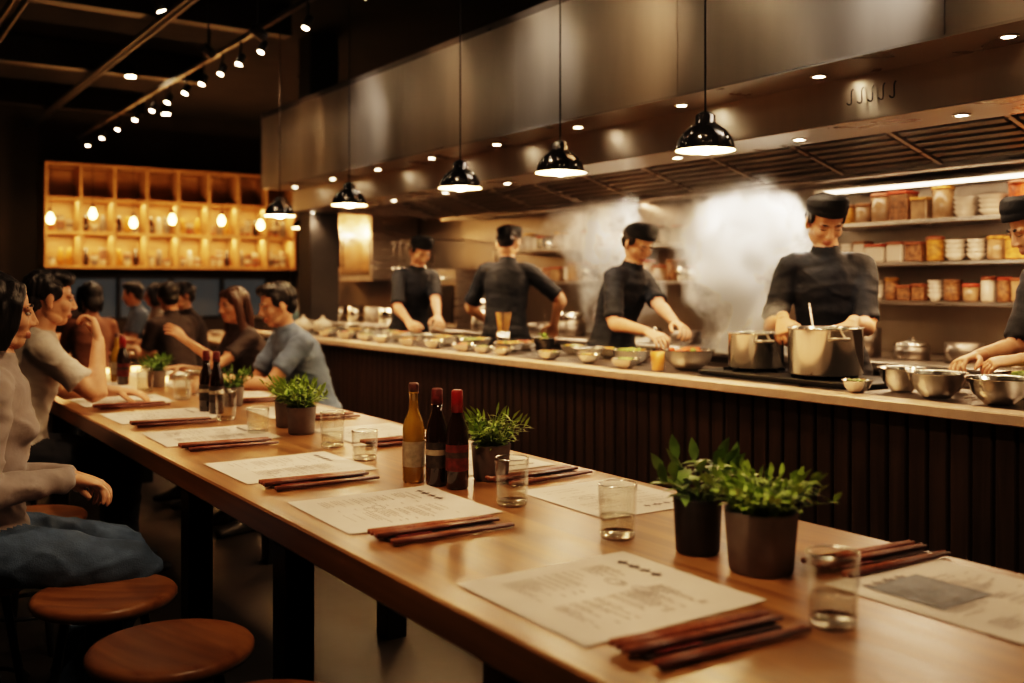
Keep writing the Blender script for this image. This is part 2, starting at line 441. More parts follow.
def bottle_mesh(kind):
    b=MB(); r=.031
    if kind=='oil':
        b.lathe([(0,0),(r*.9,0),(r,.006),(r,.15),(r*.85,.172),(.014,.2),(.0125,.245),(.015,.247),(.015,.252),(0,.252)],(0,0,0),'oil',32)
        b.lathe([(0,.25),(.014,.25),(.0145,.272),(.012,.276),(0,.276)],(0,0,0),'chopd',24)
        b.shell([(r+.0006,.045),(r+.0006,.115)],(0,0,0),'label',32)
    else:
        b.lathe([(0,0),(r*.9,0),(r,.006),(r,.14),(r*.88,.165),(.015,.2),(.013,.235),(0,.235)],(0,0,0),'soy',32)
        b.lathe([(0,.222 if kind=='dark' else .205),(.0165,.222 if kind=='dark' else .205),(.016,.235),(.0155,.262),(.012,.266),(0,.266)],(0,0,0),'redcap' if kind=='red' else 'labelr',24)
        b.shell([(r+.0006,.05),(r+.0006,.12)],(0,0,0),'labelr' if kind=='red' else 'labeld',32)
        b.shell([(r+.0009,.085),(r+.0009,.1)],(0,0,0),'label' if kind=='dark' else 'labeld',32)
    return b.mesh('bottle')
bo=bottle_mesh('oil');bd=bottle_mesh('dark');br_=bottle_mesh('red')
place('oil_bottle',bo,(1.346,2.45,TZ+.0005)); place('soy_sauce_bottle',bd,(1.378,2.375,TZ+.0005)); place('soy_sauce_bottle',br_,(1.40,2.305,TZ+.0005))
for (x,y,k) in [(1.35,4.32,bd),(1.362,4.22,bd),(1.33,5.72,br_),(1.35,5.82,bd),(1.34,5.92,bo)]:
    place('soy_sauce_bottle' if k!=bo else 'oil_bottle',k,(x,y,TZ+.0005))
b=MB(); b.shell([(0,0),(.033,0),(.036,.07)],(0,0,0),'glass',24); b.lathe([(0,.004),(.028,.004),(.028,.03),(0,.03)],(0,0,0),'candle',20)
cdl=b.mesh('tealight_candle')
for (x,y) in ((1.4,6.5),(1.25,6.75),(1.55,5.75),(1.6,6.55)): place('tealight_candle',cdl,(x,y,TZ+.001))

def leafshape(b,base,d,up,L,W,mat,curl=.3):
    d=d.normalized(); s=d.cross(up)
    if s.length<1e-3: s=d.orthogonal()
    s.normalize(); n=s.cross(d)
    prof=[(0,.05),(.25,.75),(.5,1),(.75,.7),(1,.02)]
    vs=[]
    for t,wd in prof:
        c=base+d*(L*t)-n*(L*curl*t*t)
        vs+= [c-s*W*wd*.5+n*W*.12*wd,c,c+s*W*wd*.5+n*W*.12*wd]
    fs=[]
    for i in range(4):
        a=i*3; fs+=[(a,a+1,a+4,a+3),(a+1,a+2,a+5,a+4)]
    b.add(vs,fs,mat)
def plant(name,loc,R,H,potmat,nst,hgt,spread,L,W,leafmat,seed,per=7,r0=.8,low=0.15,curl=.3):
    rnd=random.Random(seed); b=MB()
    b.lathe([(0,0),(R*r0,0),(R*r0+.003,.004),(R-.002,H-.004),(R-.001,H),(R-.008,H),(R-.012,H-.015),(0,H-.015)],(0,0,0),potmat,40)
    b.lathe([(0,H-.018),(R-.011,H-.018),(R-.011,H-.012),(0,H-.009)],(0,0,0),'soil',24)
    for i in range(nst):
        a=rnd.uniform(0,6.283); rr=R*.6*math.sqrt(rnd.random()); out=V((math.cos(a),math.sin(a),0))
        base=out*rr+V((0,0,H-.012)); sp=spread*rnd.uniform(.3,1)*(.4+rr/R); hh=hgt*rnd.uniform(.5,1)*(1-.35*(sp/spread)**2)
        top=base+out*sp+V((0,0,hh)); mid=base+out*sp*.35+V((0,0,hh*.6))
        b.loft([base,mid,top],[.0022,.0017,.001],'stem',n=5,sub=3,cap=False)
        for k in range(per):
            t=low+(1-low)*(k+rnd.random()*.5)/per
            p=(base*(1-t)*(1-t)+mid*2*t*(1-t)+top*t*t)
            aa=rnd.uniform(0,6.283); dd=V((math.cos(aa),math.sin(aa),rnd.uniform(.1,.9)))+out*.5
            leafshape(b,p,dd,UP,L*rnd.uniform(.6,1.1),W*rnd.uniform(.7,1.1),leafmat,curl)
        leafshape(b,top,out*.6+V((0,0,1)),V((rnd.random(),rnd.random(),.2)),L*.9,W*.8,leafmat)
    return b.obj(name,loc,0)
plant('potted_herb',(1.48,1.31,TZ+.001),.072,.118,'pot',64,.085,.10,.030,.015,'leaf',1,9)
plant('potted_herb',(1.475,1.475,TZ+.001),.052,.112,'potb',13,.105,.09,.058,.03,'leafd',2,5)
plant('potted_herb',(1.545,2.36,TZ+.001),.058,.10,'pot',44,.095,.065,.042,.010,'leaf',3,9)
plant('potted_herb',(1.44,3.48,TZ+.001),.056,.10,'pot',44,.10,.08,.036,.013,'leaf',4,8)
plant('potted_herb',(1.47,3.68,TZ+.001),.056,.10,'pot',38,.10,.08,.036,.013,'leaf',5,8)
plant('potted_herb',(1.51,4.45,TZ+.001),.052,.09,'pot',34,.09,.07,.036,.014,'leafd',6,7)
plant('potted_herb',(1.45,5.5,TZ+.001),.052,.09,'pot',34,.09,.07,.036,.014,'leafd',8,7)

# ------------------------------------------------------------ counter
CZ=.91
b=MB(); cx0,cx1=2.95,3.52
b.box((cx0+.05,.2,.0),(cx1-.02,8.0,.87),'walld')
y=.2; 
while y<8.0:
    b.box((cx0+.018,y+.003,.06),(cx0+.055,y+.067,.872),'slat',.004); y+=.075
b.box((cx0+.035,.2,0),(cx0+.06,8,.06),'black')
b.box((cx0+.03,.2,.875),(cx1,8.0,CZ-.002),'steeldark')
b.box((cx0-.01,.18,.872),(cx0+.10,8.02,CZ),'lip',.004)
b.obj('kitchen_counter')
b=MB()
b.box((4.55,.2,.12),(5.28,12.6,.86),'steeldark'); b.box((4.5,.2,.86),(5.28,12.6,.90),'steel',.004)
b.box((4.6,.2,0),(5.2,12.6,.12),'black')
yy=.3
while yy<12.3:
    b.box((4.535,yy,.18),(4.55,yy+.72,.82),'steel',.004); b.loft([(4.515,yy+.12,.78),(4.515,yy+.6,.78)],[.008,.008],'steelbowl',n=8,sub=1); yy+=.78
b.obj('back_counter')

# ------------------------------------------------------------ range hood
b=MB()
ya,yb=-.6,8.1
yy=ya
while yy<yb-.01:
    ye=min(yb,yy+1.24)
    b.box((3.0,yy+.002,2.118),(3.03,ye-.002,2.70),'hoodsteel'); yy+=1.24
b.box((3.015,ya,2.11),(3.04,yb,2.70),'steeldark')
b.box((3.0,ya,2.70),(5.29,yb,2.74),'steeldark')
b.box((3.0,ya,2.108),(3.30,yb,2.118),'steel')
b.box((3.28,ya,1.94),(3.31,yb,2.115),'hoodsteel')
b.box((3.28,ya,1.932),(3.62,yb,1.942),'steel',.002)
b.box((3.60,ya,1.942),(3.62,yb,2.30),'steeldark')
b.box((3.0,yb,2.11),(5.29,yb+.03,2.74),'steel',.003)
b.box((3.28,yb,1.93),(5.29,yb+.03,2.12),'steel',.003)
b.box((3.0,ya-.03,1.93),(5.29,ya,2.74),'steel')
A=V((3.62,0,2.26));B=V((4.75,0,1.94)); dirv=(B-A); ln=dirv.length; ang=math.atan2(-(B.z-A.z),B.x-A.x)
Ry=Matrix.Rotation(ang,3,'Y')
yy=ya
while yy<yb-.3:
    mid=(A+B)/2+V((0,yy+.3,0))
    for j in range(16):
        q=A+dirv*((j+.5)/16)+V((0,yy+.3,0))
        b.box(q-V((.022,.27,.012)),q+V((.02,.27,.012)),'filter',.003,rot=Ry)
    b.box(mid-V((ln/2,.012,.02))+V((0,.29,0)),mid+V((ln/2,.012,.02))+V((0,.29,0)),'steel',0,rot=Ry)
    b.box(mid-V((ln/2,.29,.01))+V((0,0,.03)),mid+V((ln/2,.29,.01))+V((0,0,.03)),'black',0,rot=Ry)
    yy+=.6
b.box((4.74,ya,1.90),(4.80,yb,1.97),'steel',.003)
b.box((4.78,ya,1.94),(5.29,yb,1.97),'steel',.002)
b.obj('range_hood')
WARM=(1,.66,.38)
def spotlight(name,loc,target,power,size=60,blend=.5,colr=(1,.70,.44),rad=.03):
    l=bpy.data.lights.new(name,'SPOT'); l.energy=power; l.spot_size=math.radians(size); l.spot_blend=blend; l.color=colr; l.shadow_soft_size=rad
    o=bpy.data.objects.new(name,l); o.location=loc; d=V(target)-V(loc); o.rotation_euler=d.to_track_quat('-Z','Y').to_euler(); col.objects.link(o); return o
def pointlight(name,loc,power,colr=(1,.65,.35),rad=.03):
    l=bpy.data.lights.new(name,'POINT'); l.energy=power; l.color=colr; l.shadow_soft_size=rad
    o=bpy.data.objects.new(name,l); o.location=loc; col.objects.link(o); return o
def arealight(name,loc,target,power,sx,sy,colr=(1,.66,.40)):
    l=bpy.data.lights.new(name,'AREA'); l.energy=power; l.shape='RECTANGLE'; l.size=sx; l.size_y=sy; l.color=colr
    o=bpy.data.objects.new(name,l); o.location=loc; d=V(target)-V(loc); o.rotation_euler=d.to_track_quat('-Z','Y').to_euler(); col.objects.link(o); return o
dl=MB()
dl.lathe([(.0,-.004),(.022,-.004),(.022,-.002)],(0,0,0),'spot',20,smooth=False)
dl.lathe([(.022,-.002),(.024,-.006),(.032,-.005),(.034,0)],(0,0,0),'steelbowl',20)
dlm=dl.mesh('recessed_downlight')
y=1.0
while y<8.0:
    place('recessed_downlight',dlm,(3.15,y,2.108)); place('recessed_downlight',dlm,(3.46,y+.35,1.932))
    spotlight('hood_or_steam_spot',(3.46,y+.35,1.91),(3.44,y+.35,0),11,110,.8,(1,.70,.44))
    y+=.75
for i,(x,y) in enumerate([(4.1,1.6),(4.1,2.9),(4.1,4.2),(4.1,5.5),(4.1,6.9),(4.3,8.9),(4.3,11)]):
    if y<8: place('recessed_downlight',dlm,(5.0,y,1.94))
    arealight('kitchen_fill',(4.35,y,1.9),(4.3,y,0),10,.5,.15)  # area fill added to brighten the back of the kitchen

b=MB()
for i in range(5):
    y=2.25+i*.047
    b.loft([(3.276,y,2.06),(3.266,y,2.045),(3.266,y,2.005),(3.258,y+.005,1.998),(3.253,y+.010,2.004)],[.0028]*5,'black',n=6)
b.obj('utensil_hooks')

b=MB(); b.box((3.45,8.14,0),(3.72,8.4,3.5),'pillar',.005); b.box((3.44,8.135,0),(3.73,8.41,.1),'black'); b.obj('pillar')

# ------------------------------------------------------------ pendants
def pendant_mesh(r,topz):
    b=MB()
    h=r*1.15
    prof=[(r,0),(r*.99,.012),(r*.93,h*.30),(r*.78,h*.52),(r*.5,h*.72),(r*.36,h*.80),(r*.34,h*1.02),(r*.22,h*1.12),(.008,h*1.16),(0,h*1.18)]
    b.shell(prof,(0,0,0),'blackgloss',40)
    b.shell([(r*1.0,0),(r*.975,.002),(r*.91,h*.29),(r*.75,h*.5),(r*.45,h*.69),(0,h*.72)],(0,0,0),'shade_glow',40)
    b.ell((0,0,h*.18),(r*.40,r*.40,r*.34),'bulb')
    b.lathe([(.004,h*1.15),(.004,topz)],(0,0,0),'cordm',8)
    b.lathe([(.0,topz-.03),(.045,topz-.03),(.05,topz),(0,topz)],(0,0,0),'black',20)
    return b.mesh('pendant_lamp')
pmh=pendant_mesh(.112,3.5-1.81)
for (x,y) in [(2.74,2.70),(2.74,3.61),(2.74,4.48),(2.74,5.84),(2.74,7.03)]:
    place('pendant_lamp',pmh,(x,y,1.81)); spotlight('pendant_light',(x,y,1.81),(x,y,0),46,130,.7,(1,.60,.30),.04)
pmh2=pendant_mesh(.10,3.5-1.9)
for (x,y) in [(4.95,9.7),(4.95,10.9),(4.1,9.9)]:
    place('pendant_lamp',pmh2,(x,y,1.9)); spotlight('pendant_light',(x,y,1.9),(x,y,0),30,130,.6,(1,.62,.32),.04)
b=MB()
b.lathe([(0,0),(.02,.004),(.038,.03),(.042,.055),(.03,.09),(.017,.115),(.015,.13)],(0,0,0),'bulb2',20)
b.lathe([(.018,.12),(.018,.17),(.006,.18),(.003,.19),(.003,3.5-2.1)],(0,0,0),'black',12)
em=b.mesh('edison_bulb')
for i,x in enumerate((2.05,2.5,2.95,3.4,4.0,4.5)): 
    place('edison_pendant_bulb',em,(x,12.2,2.02+random.uniform(-.07,.07))); pointlight('edison_light',(x,12.15,2.0),10,(1,.52,.20),.05)

b=MB(); sx0,sx1,sz0,sz1=2.08,5.2,1.5,2.76; yb0,yb1=12.75,13.18
nc,nr=8,3
b.box((sx0,yb1-.02,sz0),(sx1,yb1,sz1),'shelfwood')
for i in range(nc+1):
    x=sx0+(sx1-sx0-.035)*i/nc; b.box((x,yb0,sz0),(x+.035,yb1,sz1),'shelfwood',.002)
for j in range(nr+1):
    z=sz0+(sz1-sz0-.035)*j/nr; b.box((sx0,yb0-.002,z),(sx1,yb1,z+.035),'shelfwood',.002)
b.obj('wooden_display_shelf')
b=MB(); cw=(sx1-sx0-.035)/nc; ch=(sz1-sz0-.035)/nr
for i in range(nc):
    for j in range(2):
        for k in range(3):
            x=sx0+.035+cw*(i+.20+.26*k)-.01; z=sz0+ch*j+.036
            r=.045; 
            if random.random()<.6: 
                for q in range(random.randint(3,8)): b.lathe([(r*.5,0),(r*.6,.01),(r*1.1,.05),(r*1.05,.05),(r*.4,.015)],(x,12.93,z+q*.024),random.choice(['porc','porc','chop','pot']),16)
            else: b.lathe([(0,0),(r*.8,0),(r,.08),(r*.6,.17),(r*.4,.21),(0,.21)],(x,12.93,z),random.choice(['porc','pot','soy','foody']),16)
b.obj('ceramic_tableware')
for j in range(2):
    z=sz0+ch*(j+1)-.015
    arealight('shelf_wash',(3.64,12.9,z),(3.64,12.95,z-1),24,3.0,.04,(1,.62,.27))

# ceiling
b=MB()
for y in (3.0,5.2,7.4,9.6,11.8): b.box((-2.99,y,3.25),(2.98,y+.14,3.49),'duct')
b.obj('ceiling_beams')
b=MB()
b.loft([(.1,-1.9,3.05),(.1,13.1,3.05)],[.18,.18],'duct',n=24,sub=1,cap=False)
for y in range(0,13,2): b.lathe([(.188,-.02),(.197,0),(.188,.02)],(.1,y,3.05),'duct',24,R=Matrix.Rotation(math.pi/2,3,'X'))
b.obj('ventilation_duct')
b=MB()
for x,z in ((1.0,3.2),(1.08,3.2),(1.95,3.2),(2.0,3.2)): b.loft([(x,-1.9,z),(x,13.1,z)],[.02,.02],'duct',n=8,sub=1,cap=False)
b.obj('ceiling_pipes')
def track(name,x,z,ys,tx,power,tz=.75,size=48):
    b=MB(); b.box((x-.018,min(ys)-.6,z+.12),(x+.018,max(ys)+.6,z+.15),'black')
    for y in (min(ys)-.4,(min(ys)+max(ys))/2,max(ys)+.4): b.box((x-.004,y-.004,z+.14),(x+.004,y+.004,3.5),'black')
    for y in ys:
        d=V((tx-x,0,tz-z)).normalized(); R=d.to_track_quat('Z','Y').to_matrix()
        b.lathe([(0,-.04),(.020,-.04),(.025,-.035),(.025,.04),(.022,.04)],(x,y,z),'black',20,R=R)
        b.lathe([(0,.042),(.021,.042)],(x,y,z),'spot',20,R=R)
        b.box((x-.006,y-.006,z),(x+.006,y+.006,z+.13),'black')
        spotlight('track_spot',V((x,y,z))+d*.07,V((tx,y,tz)),power,size,.8,WARM,.04)
    b.obj(name)
track('track_lighting',2.4,2.9,[3.3,4.1,4.9,5.7,6.46,6.9,7.3,7.75,8.2,8.7,9.2,9.8,10.5,11.2,11.9],1.5,32)
track('track_lighting',.55,2.72,[.9,1.7,2.5,3.3,4.3,5.3,6.3],1.35,62,.75,42)
b=MB(); 
def fill_lamp(loc,tgt,power,size=50,c=WARM,rad=.05):  # added lamps, out of view, to brighten hood, counter front, diners and stools
    d=(V(tgt)-V(loc)).normalized(); R=d.to_track_quat('Z','Y').to_matrix()
    b.lathe([(0,-.05),(.028,-.05),(.033,-.045),(.033,.05),(.029,.05)],loc,'black',16,R=R); b.lathe([(0,.051),(.028,.051)],loc,'spot',16,R=R)
    b.box((loc[0]-.005,loc[1]-.005,loc[2]),(loc[0]+.005,loc[1]+.005,3.5),'black')
    spotlight('fill_spot',V(loc)+d*.09,tgt,power,size,.9,c,rad)
for i,y in enumerate((1.3,2.15,3.3,4.0,5.0,6.0,7.0)): fill_lamp((2.2,y,2.95-.08*(i%2)),(3.0,y+.15,2.4),[95,150][i%2],54,[(1,.58,.30),(1,.86,.74)][i%2],.06)
for y in (1.0,2.4,3.8,5.2,6.6): fill_lamp((1.75,y,3.12),(2.95,y+.1,.55),60,60)
fill_lamp((1.25,1.7,3.1),(.45,3.3,.95),48,45); fill_lamp((1.3,3.4,3.1),(.75,4.8,1.0),55,45); fill_lamp((.9,4.3,3.1),(2.1,5.2,1.0),55,45)
fill_lamp((1.0,.6,3.1),(.62,2.6,.47),55,45)
b.obj('added_fill_lamps')
b=MB()
for (x,y) in ((-1,2),(-1,5),(-1,8),(0.6,9.5),(2.2,9.2),(1.3,11.2),(3,11)):
    b.lathe([(0,-.1),(.05,-.1),(.055,0),(0,0)],(x,y,3.25),'black',20); b.lathe([(0,-.101),(.04,-.101)],(x,y,3.25),'spot',20)
    b.box((x-.005,y-.005,3.24),(x+.005,y+.005,3.5),'black')
    spotlight('ceiling_spot',(x,y,3.13),(x,y,0),50 if x>0 else 12,90,.8,(1,.62,.36),.06)
b.obj('ceiling_downlights')

# ------------------------------------------------------------ kitchen props on the counter
def potm(r,h):
    b=MB(); 
    b.lathe([(0,0),(r*.97,0),(r,.006),(r,h-.006),(r+.006,h),(r+.003,h+.003),(r-.003,h),(r-.004,.012),(0,.01)],(0,0,0),'steelbowl',48)
    for sg in (-1,1):
        b.loft([(sg*r,-.035,h*.78),(sg*(r+.035),-.03,h*.8),(sg*(r+.04),0,h*.8),(sg*(r+.035),.03,h*.8),(sg*r,.035,h*.78)],[.006]*5,'steel',side=(0,0,1),n=8)
    b.lathe([(0,h*.72),(r-.004,h*.72)],(0,0,0),'foody',32)
    return b
def bowlm(r,h,food=None,mat='steelbowl'):
    b=MB()
    b.lathe([(0,0),(r*.45,0),(r*.5,.006),(r*.8,h*.45),(r*.98,h),(r*1.02,h+.002),(r*.97,h*.97),(r*.75,h*.45),(r*.45,.01),(0,.008)],(0,0,0),mat,40)
    if food:
        b.lathe([(r*.86,h*.74),(r*.6,h*.9),(r*.3,h*1.08),(0,h*1.15)],(0,0,0),food,24)
        rnd=random.Random(int(r*1e4))
        for i in range(20):
            a=rnd.uniform(0,6.28);q=r*.65*rnd.random(); b.ell((q*math.cos(a),q*math.sin(a),h*1.0),(r*.16,r*.1,r*.09),rnd.choice([food,'foodg','foody']),n=8,m=5)
    return b
b=MB(); b.box((3.14,2.30,CZ),(3.50,3.14,CZ+.02),'rubber',.004)
for y in (2.6,2.97):
    for k in range(4):
        a=k*math.pi/4
        b.box(V((3.31,y,CZ+.026))-V((.13,.005,.006)),V((3.31,y,CZ+.026))+V((.13,.005,.006)),'rubber',0,rot=Matrix.Rotation(a,3,'Z'))
b.obj('gas_burner')
potm(.145,.185).obj('stock_pot',(3.29,2.58,CZ+.034),1.0)
potm(.118,.15).obj('stock_pot',(3.31,2.96,CZ+.034),1.0)
b=MB();b.loft([(3.33,2.66,1.06),(3.44,2.78,1.22)],[.005,.004],'steel',n=8);b.ell((3.325,2.655,1.05),(.03,.03,.015),'steel');b.obj('ladle')
items=[(3.27,3.33,.125,.09,'foodr'),(3.25,3.70,.10,.07,'foodg'),(3.22,4.0,.085,.065,None),(3.24,4.76,.095,.055,'foody'),(3.22,5.1,.10,.06,'foodg'),
(3.25,5.5,.09,.06,'foody'),(3.2,5.85,.085,.06,None),(3.25,6.1,.09,.06,'foodr'),(3.22,6.42,.09,.06,None),(3.22,6.75,.09,.06,'foody'),(3.2,7.1,.09,.06,None),
(3.24,2.20,.085,.085,None),(3.16,2.01,.10,.085,None),(3.15,1.78,.105,.085,None),(3.38,1.80,.10,.085,'foodg'),(3.16,1.53,.10,.08,None),
(3.06,5.3,.07,.05,'foody'),(3.05,4.95,.07,.045,'foodr'),(3.06,3.53,.07,.045,'foodg'),(3.05,5.98,.07,.05,None),(3.43,3.55,.08,.055,'foodr'),(3.43,4.85,.075,.05,'foodr'),
(3.44,4.1,.07,.05,'foody'),(3.43,4.4,.075,.05,'foodg'),(3.06,4.55,.06,.04,'foodr'),(3.42,5.6,.08,.05,'foodg'),(3.43,6.0,.07,.05,None),(3.06,6.25,.065,.05,'foodg'),(3.42,6.95,.08,.05,'foody'),
(3.10,3.85,.06,.045,'foody'),(3.08,4.15,.065,.045,'foodb'),(3.40,3.8,.06,.045,'foodg'),(3.06,4.75,.06,.04,'foodg'),(3.43,5.35,.07,.05,'foody'),(3.04,5.6,.065,.045,'foodr'),(3.42,6.3,.075,.05,'foodb'),(3.05,6.55,.07,.05,'foodr'),(3.42,6.6,.07,.05,'foodg'),(3.06,6.9,.07,.05,'foody'),(3.4,2.1,.06,.06,'foodb'),(3.06,2.26,.055,.045,'foodg')]
for i,(x,y,r,h,f) in enumerate(items):
    bowlm(r,h,f,'steelbowl').obj('mixing_bowl' if f is None else 'bowl_of_food',(x,y,CZ+.001))
b=bowlm(.062,.1,'foodg','blackgloss')
for i in range(14):
    a=random.uniform(0,6.28); leafshape(b,V((0,0,.1)),V((math.cos(a),math.sin(a),1.2)),UP,.05,.014,'leaf')
b.obj('noodle_cup',(3.2,4.36,CZ+.001))
b=MB(); b.shell([(0,0),(.03,0),(.036,.115)],(0,0,0),'glass',28); b.lathe([(0,.0065),(.0275,.0065),(.0325,.09),(0,.09)],(0,0,0),'amberglass',28)
b.obj('glass_of_tea',(3.07,3.32,CZ+.001))
b=MB(); b.lathe([(0,0),(.04,0),(.042,.1),(.038,.1),(.036,.006),(0,.006)],(0,0,0),'steelbowl',24)
for i in range(12):
    a=random.uniform(0,6.28); b.loft([(math.cos(a)*.012,math.sin(a)*.012,.01),(math.cos(a)*.045,math.sin(a)*.045,.22)],[.0035,.003],'foody',n=6,sub=1,cap=False)
b.obj('chopstick_holder',(3.43,5.10,CZ+.001))
def teapot():
    b=MB(); b.lathe([(0,0),(.05,0),(.075,.03),(.08,.06),(.06,.1),(.03,.112),(.03,.118),(.012,.125),(.014,.14),(0,.146)],(0,0,0),'porc',28)
    b.loft([(.07,0,.05),(.11,0,.07),(.135,0,.11)],[.016,.011,.008],'porc',n=10)
    b.loft([(-.07,0,.03),(-.12,0,.045),(-.12,0,.09),(-.06,0,.1)],[.007]*4,'porc',n=8)
    return b
teapot().obj('teapot',(3.25,7.42,CZ+.001),1); teapot().obj('teapot',(3.2,7.7,CZ+.001),2)
b=MB()
for i,y in enumerate((7.2,7.5,7.8)):
    for q in range(6): b.lathe([(.03,0),(.05,.006),(.09,.016),(.086,.016),(.03,.008)],(3.42,y,CZ+.001+q*.013),'porc',20)
b.obj('stacked_plates')
b=MB()
for i in range(6):
    y=2.3+i*.3; r=random.uniform(.09,.13); h=random.choice([.07,.1,.16])
    b.lathe([(0,0),(r,0),(r,h),(r-.004,h),(r-.004,.005),(0,.005)],(4.8,y,.902),random.choice(['steelbowl','steeldark']),28)
    if i%2: b.lathe([(r*1.02,h+.001),(r*.8,h+.02),(.015,h+.03),(.015,h+.045),(0,h+.045)],(4.8,y,.902),'steelbowl',28)
b.obj('cooking_pots')
b=MB(); b.box((4.72,9.5,1.35),(5.28,11.2,2.15),'steel',.01)
b.box((4.71,9.55,1.4),(4.72,10.3,2.1),'steelbowl',.004); b.box((4.71,10.4,1.4),(4.72,11.15,2.1),'steelbowl',.004)
b.loft([(4.69,10.25,1.5),(4.69,10.25,1.9)],[.01,.01],'black',n=8,sub=1); b.loft([(4.69,10.45,1.5),(4.69,10.45,1.9)],[.01,.01],'black',n=8,sub=1)
b.obj('wall_cabinet_steel')
b=MB()
b.box((4.7,7.75,.90),(5.25,8.45,1.45),'steel',.01); b.box((4.69,7.8,.95),(4.7,8.4,1.3),'black',.004); b.loft([(4.67,7.85,1.36),(4.67,8.35,1.36)],[.008,.008],'steelbowl',n=8,sub=1); b.obj('combi_oven')
b=MB()
for i in range(8):
    y=4.45+i*.42; r=random.uniform(.09,.14)
    for q in range(random.randint(1,3)):
        b.lathe([(0,0),(r,0),(r,.09),(r-.004,.09),(r-.004,.005),(0,.005)],(4.76,y,.902+q*.095),random.choice(['steelbowl','steeldark']),24)
for i in range(8):
    y=8.8+i*.42; r=random.uniform(.08,.13)
    b.lathe([(0,0),(r,0),(r,.16),(r-.004,.16),(r-.004,.005),(0,.005)],(4.8,y,.902),random.choice(['steelbowl','porc','steeldark']),24)
b.obj('stacked_pans')

def controw(name,x,y0,y1,z,seed,big=1,kinds=('foodr','foody','plast'),lids=('redlid','foodb','chop','foody')):
    rnd=random.Random(seed); b=MB(); y=y0
    while y<y1-.06:
        k=rnd.random(); r=rnd.uniform(.045,.07)*big; h=rnd.uniform(.09,.15)*big
        if k<.5:
            b.lathe([(0,0),(r*.8,0),(r,.01),(r,h),(0,h)],(x,y+r,z),rnd.choice(kinds),20)
            b.lathe([(0,h),(r*1.05,h),(r*1.05,h+.014),(r*.9,h+.02),(0,h+.02)],(x,y+r,z),rnd.choice(lids),20)
        elif k<.8:
            b.box((x-r,y,z),(x+r,y+2*r,z+h),rnd.choice(kinds),.008); b.box((x-r-.004,y-.002,z+h),(x+r+.004,y+2*r+.002,z+h+.014),rnd.choice(lids),.004)
        else:
            for q in range(4): b.lathe([(r*.5,0),(r*.6,.008),(r*1.05,.04),(r,.04),(r*.4,.012)],(x,y+r,z+q*.025),'porc',18)
        y+=2*r+.014
    b.obj(name)
def wallshelf(name,y0,y1,zs,x0=4.93,top=None):
    b=MB()
    for z in zs: 
        b.box((x0,y0,z-.022),(5.29,y1,z),'steel',.003)
    for y in (y0,y1-.03):
        b.box((x0,y,.9),(x0+.03,y+.03,top or zs[-1]),'steel',.003)
    return b.obj(name)
wallshelf('storage_shelf',1.2,3.95,[1.21,1.43,1.66],top=1.86)
b=MB(); b.box((4.93,1.2,1.862),(5.25,3.95,1.877),'steel'); b.box((4.965,1.24,1.848),(4.99,3.91,1.862),'led'); b.obj('shelf_light_bar')
arealight('shelf_led',(5.0,2.6,1.84),(5.12,2.6,1.2),12,.05,2.6,(1,.62,.34))
for z in (1.63,1.40): arealight('shelf_led',(4.97,2.6,z),(5.12,2.6,z-1),4,.04,2.6,(1,.62,.34))
controw('food_containers',5.06,1.3,3.9,1.661,1,1.1,('foodr','foody','foodb','plast')); controw('food_containers',5.06,1.3,3.9,1.431,2,.9,('porc','foody','plast','foodb')); controw('food_containers',5.06,1.3,3.9,1.211,3,.8,('porc','foodb','plast'))
wallshelf('storage_shelf',4.3,7.5,[1.33,1.6],top=1.62)
controw('food_containers',5.08,4.4,7.4,1.331,5,.95,('steelbowl','plast','foodb')); controw('food_containers',5.08,4.4,7.4,1.601,6,.9,('steelbowl','porc','plast'))
arealight('shelf_led',(5.0,5.9,1.87),(5.15,5.9,1.2),10,.05,2.8)
b=MB(); b.loft([(4.9,8.6,1.75),(4.9,9.4,1.75)],[.008,.008],'steel',n=8,sub=1)
for i in range(6):
    y=8.65+i*.14; b.loft([(4.9,y,1.74),(4.9,y,1.5)],[.005,.005],'steel',n=6,sub=1); b.ell((4.9,y,1.47),(.035,.035,.03),'steelbowl',n=10,m=6)
b.box((4.89,8.58,1.74),(5.3,8.6,1.76),'steel'); b.box((4.89,9.4,1.74),(5.3,9.42,1.76),'steel')
b.obj('hanging_ladles')

# ------------------------------------------------------------ people
def remesh(b,vox,smooth_it):
    me=b.mesh('tmp'); o=bpy.data.objects.new('tmp',me); col.objects.link(o)
    md=o.modifiers.new('r','REMESH'); md.mode='VOXEL'; md.voxel_size=vox
    s=o.modifiers.new('s','SMOOTH'); s.iterations=smooth_it; s.factor=.5
    dg=bpy.context.evaluated_depsgraph_get(); dg.update()
    nm=bpy.data.meshes.new_from_object(o.evaluated_get(dg))
    bpy.data.objects.remove(o); bpy.data.meshes.remove(me)
    groups={}
    for f,m in zip(b.f,b.m): groups.setdefault(m,[]).append(f)
    keys=list(groups)
    tr={k:BVHTree.FromPolygons(b.v,groups[k]) for k in keys}
    fm=[]
    for p in nm.polygons:
        c=p.center
        if len(keys)==1: fm.append(keys[0]); continue
        best=None;bd=9
        for k in keys:
            r=tr[k].find_nearest(c,bd)
            if r[0] is not None and r[3]<bd: bd=r[3];best=k
        fm.append(best or keys[0])
    vs=[v.co.copy() for v in nm.vertices]; nrm=[v.normal.copy() for v in nm.vertices]
    fs=[list(p.vertices) for p in nm.polygons]
    bpy.data.meshes.remove(nm)
    return vs,nrm,fs,fm
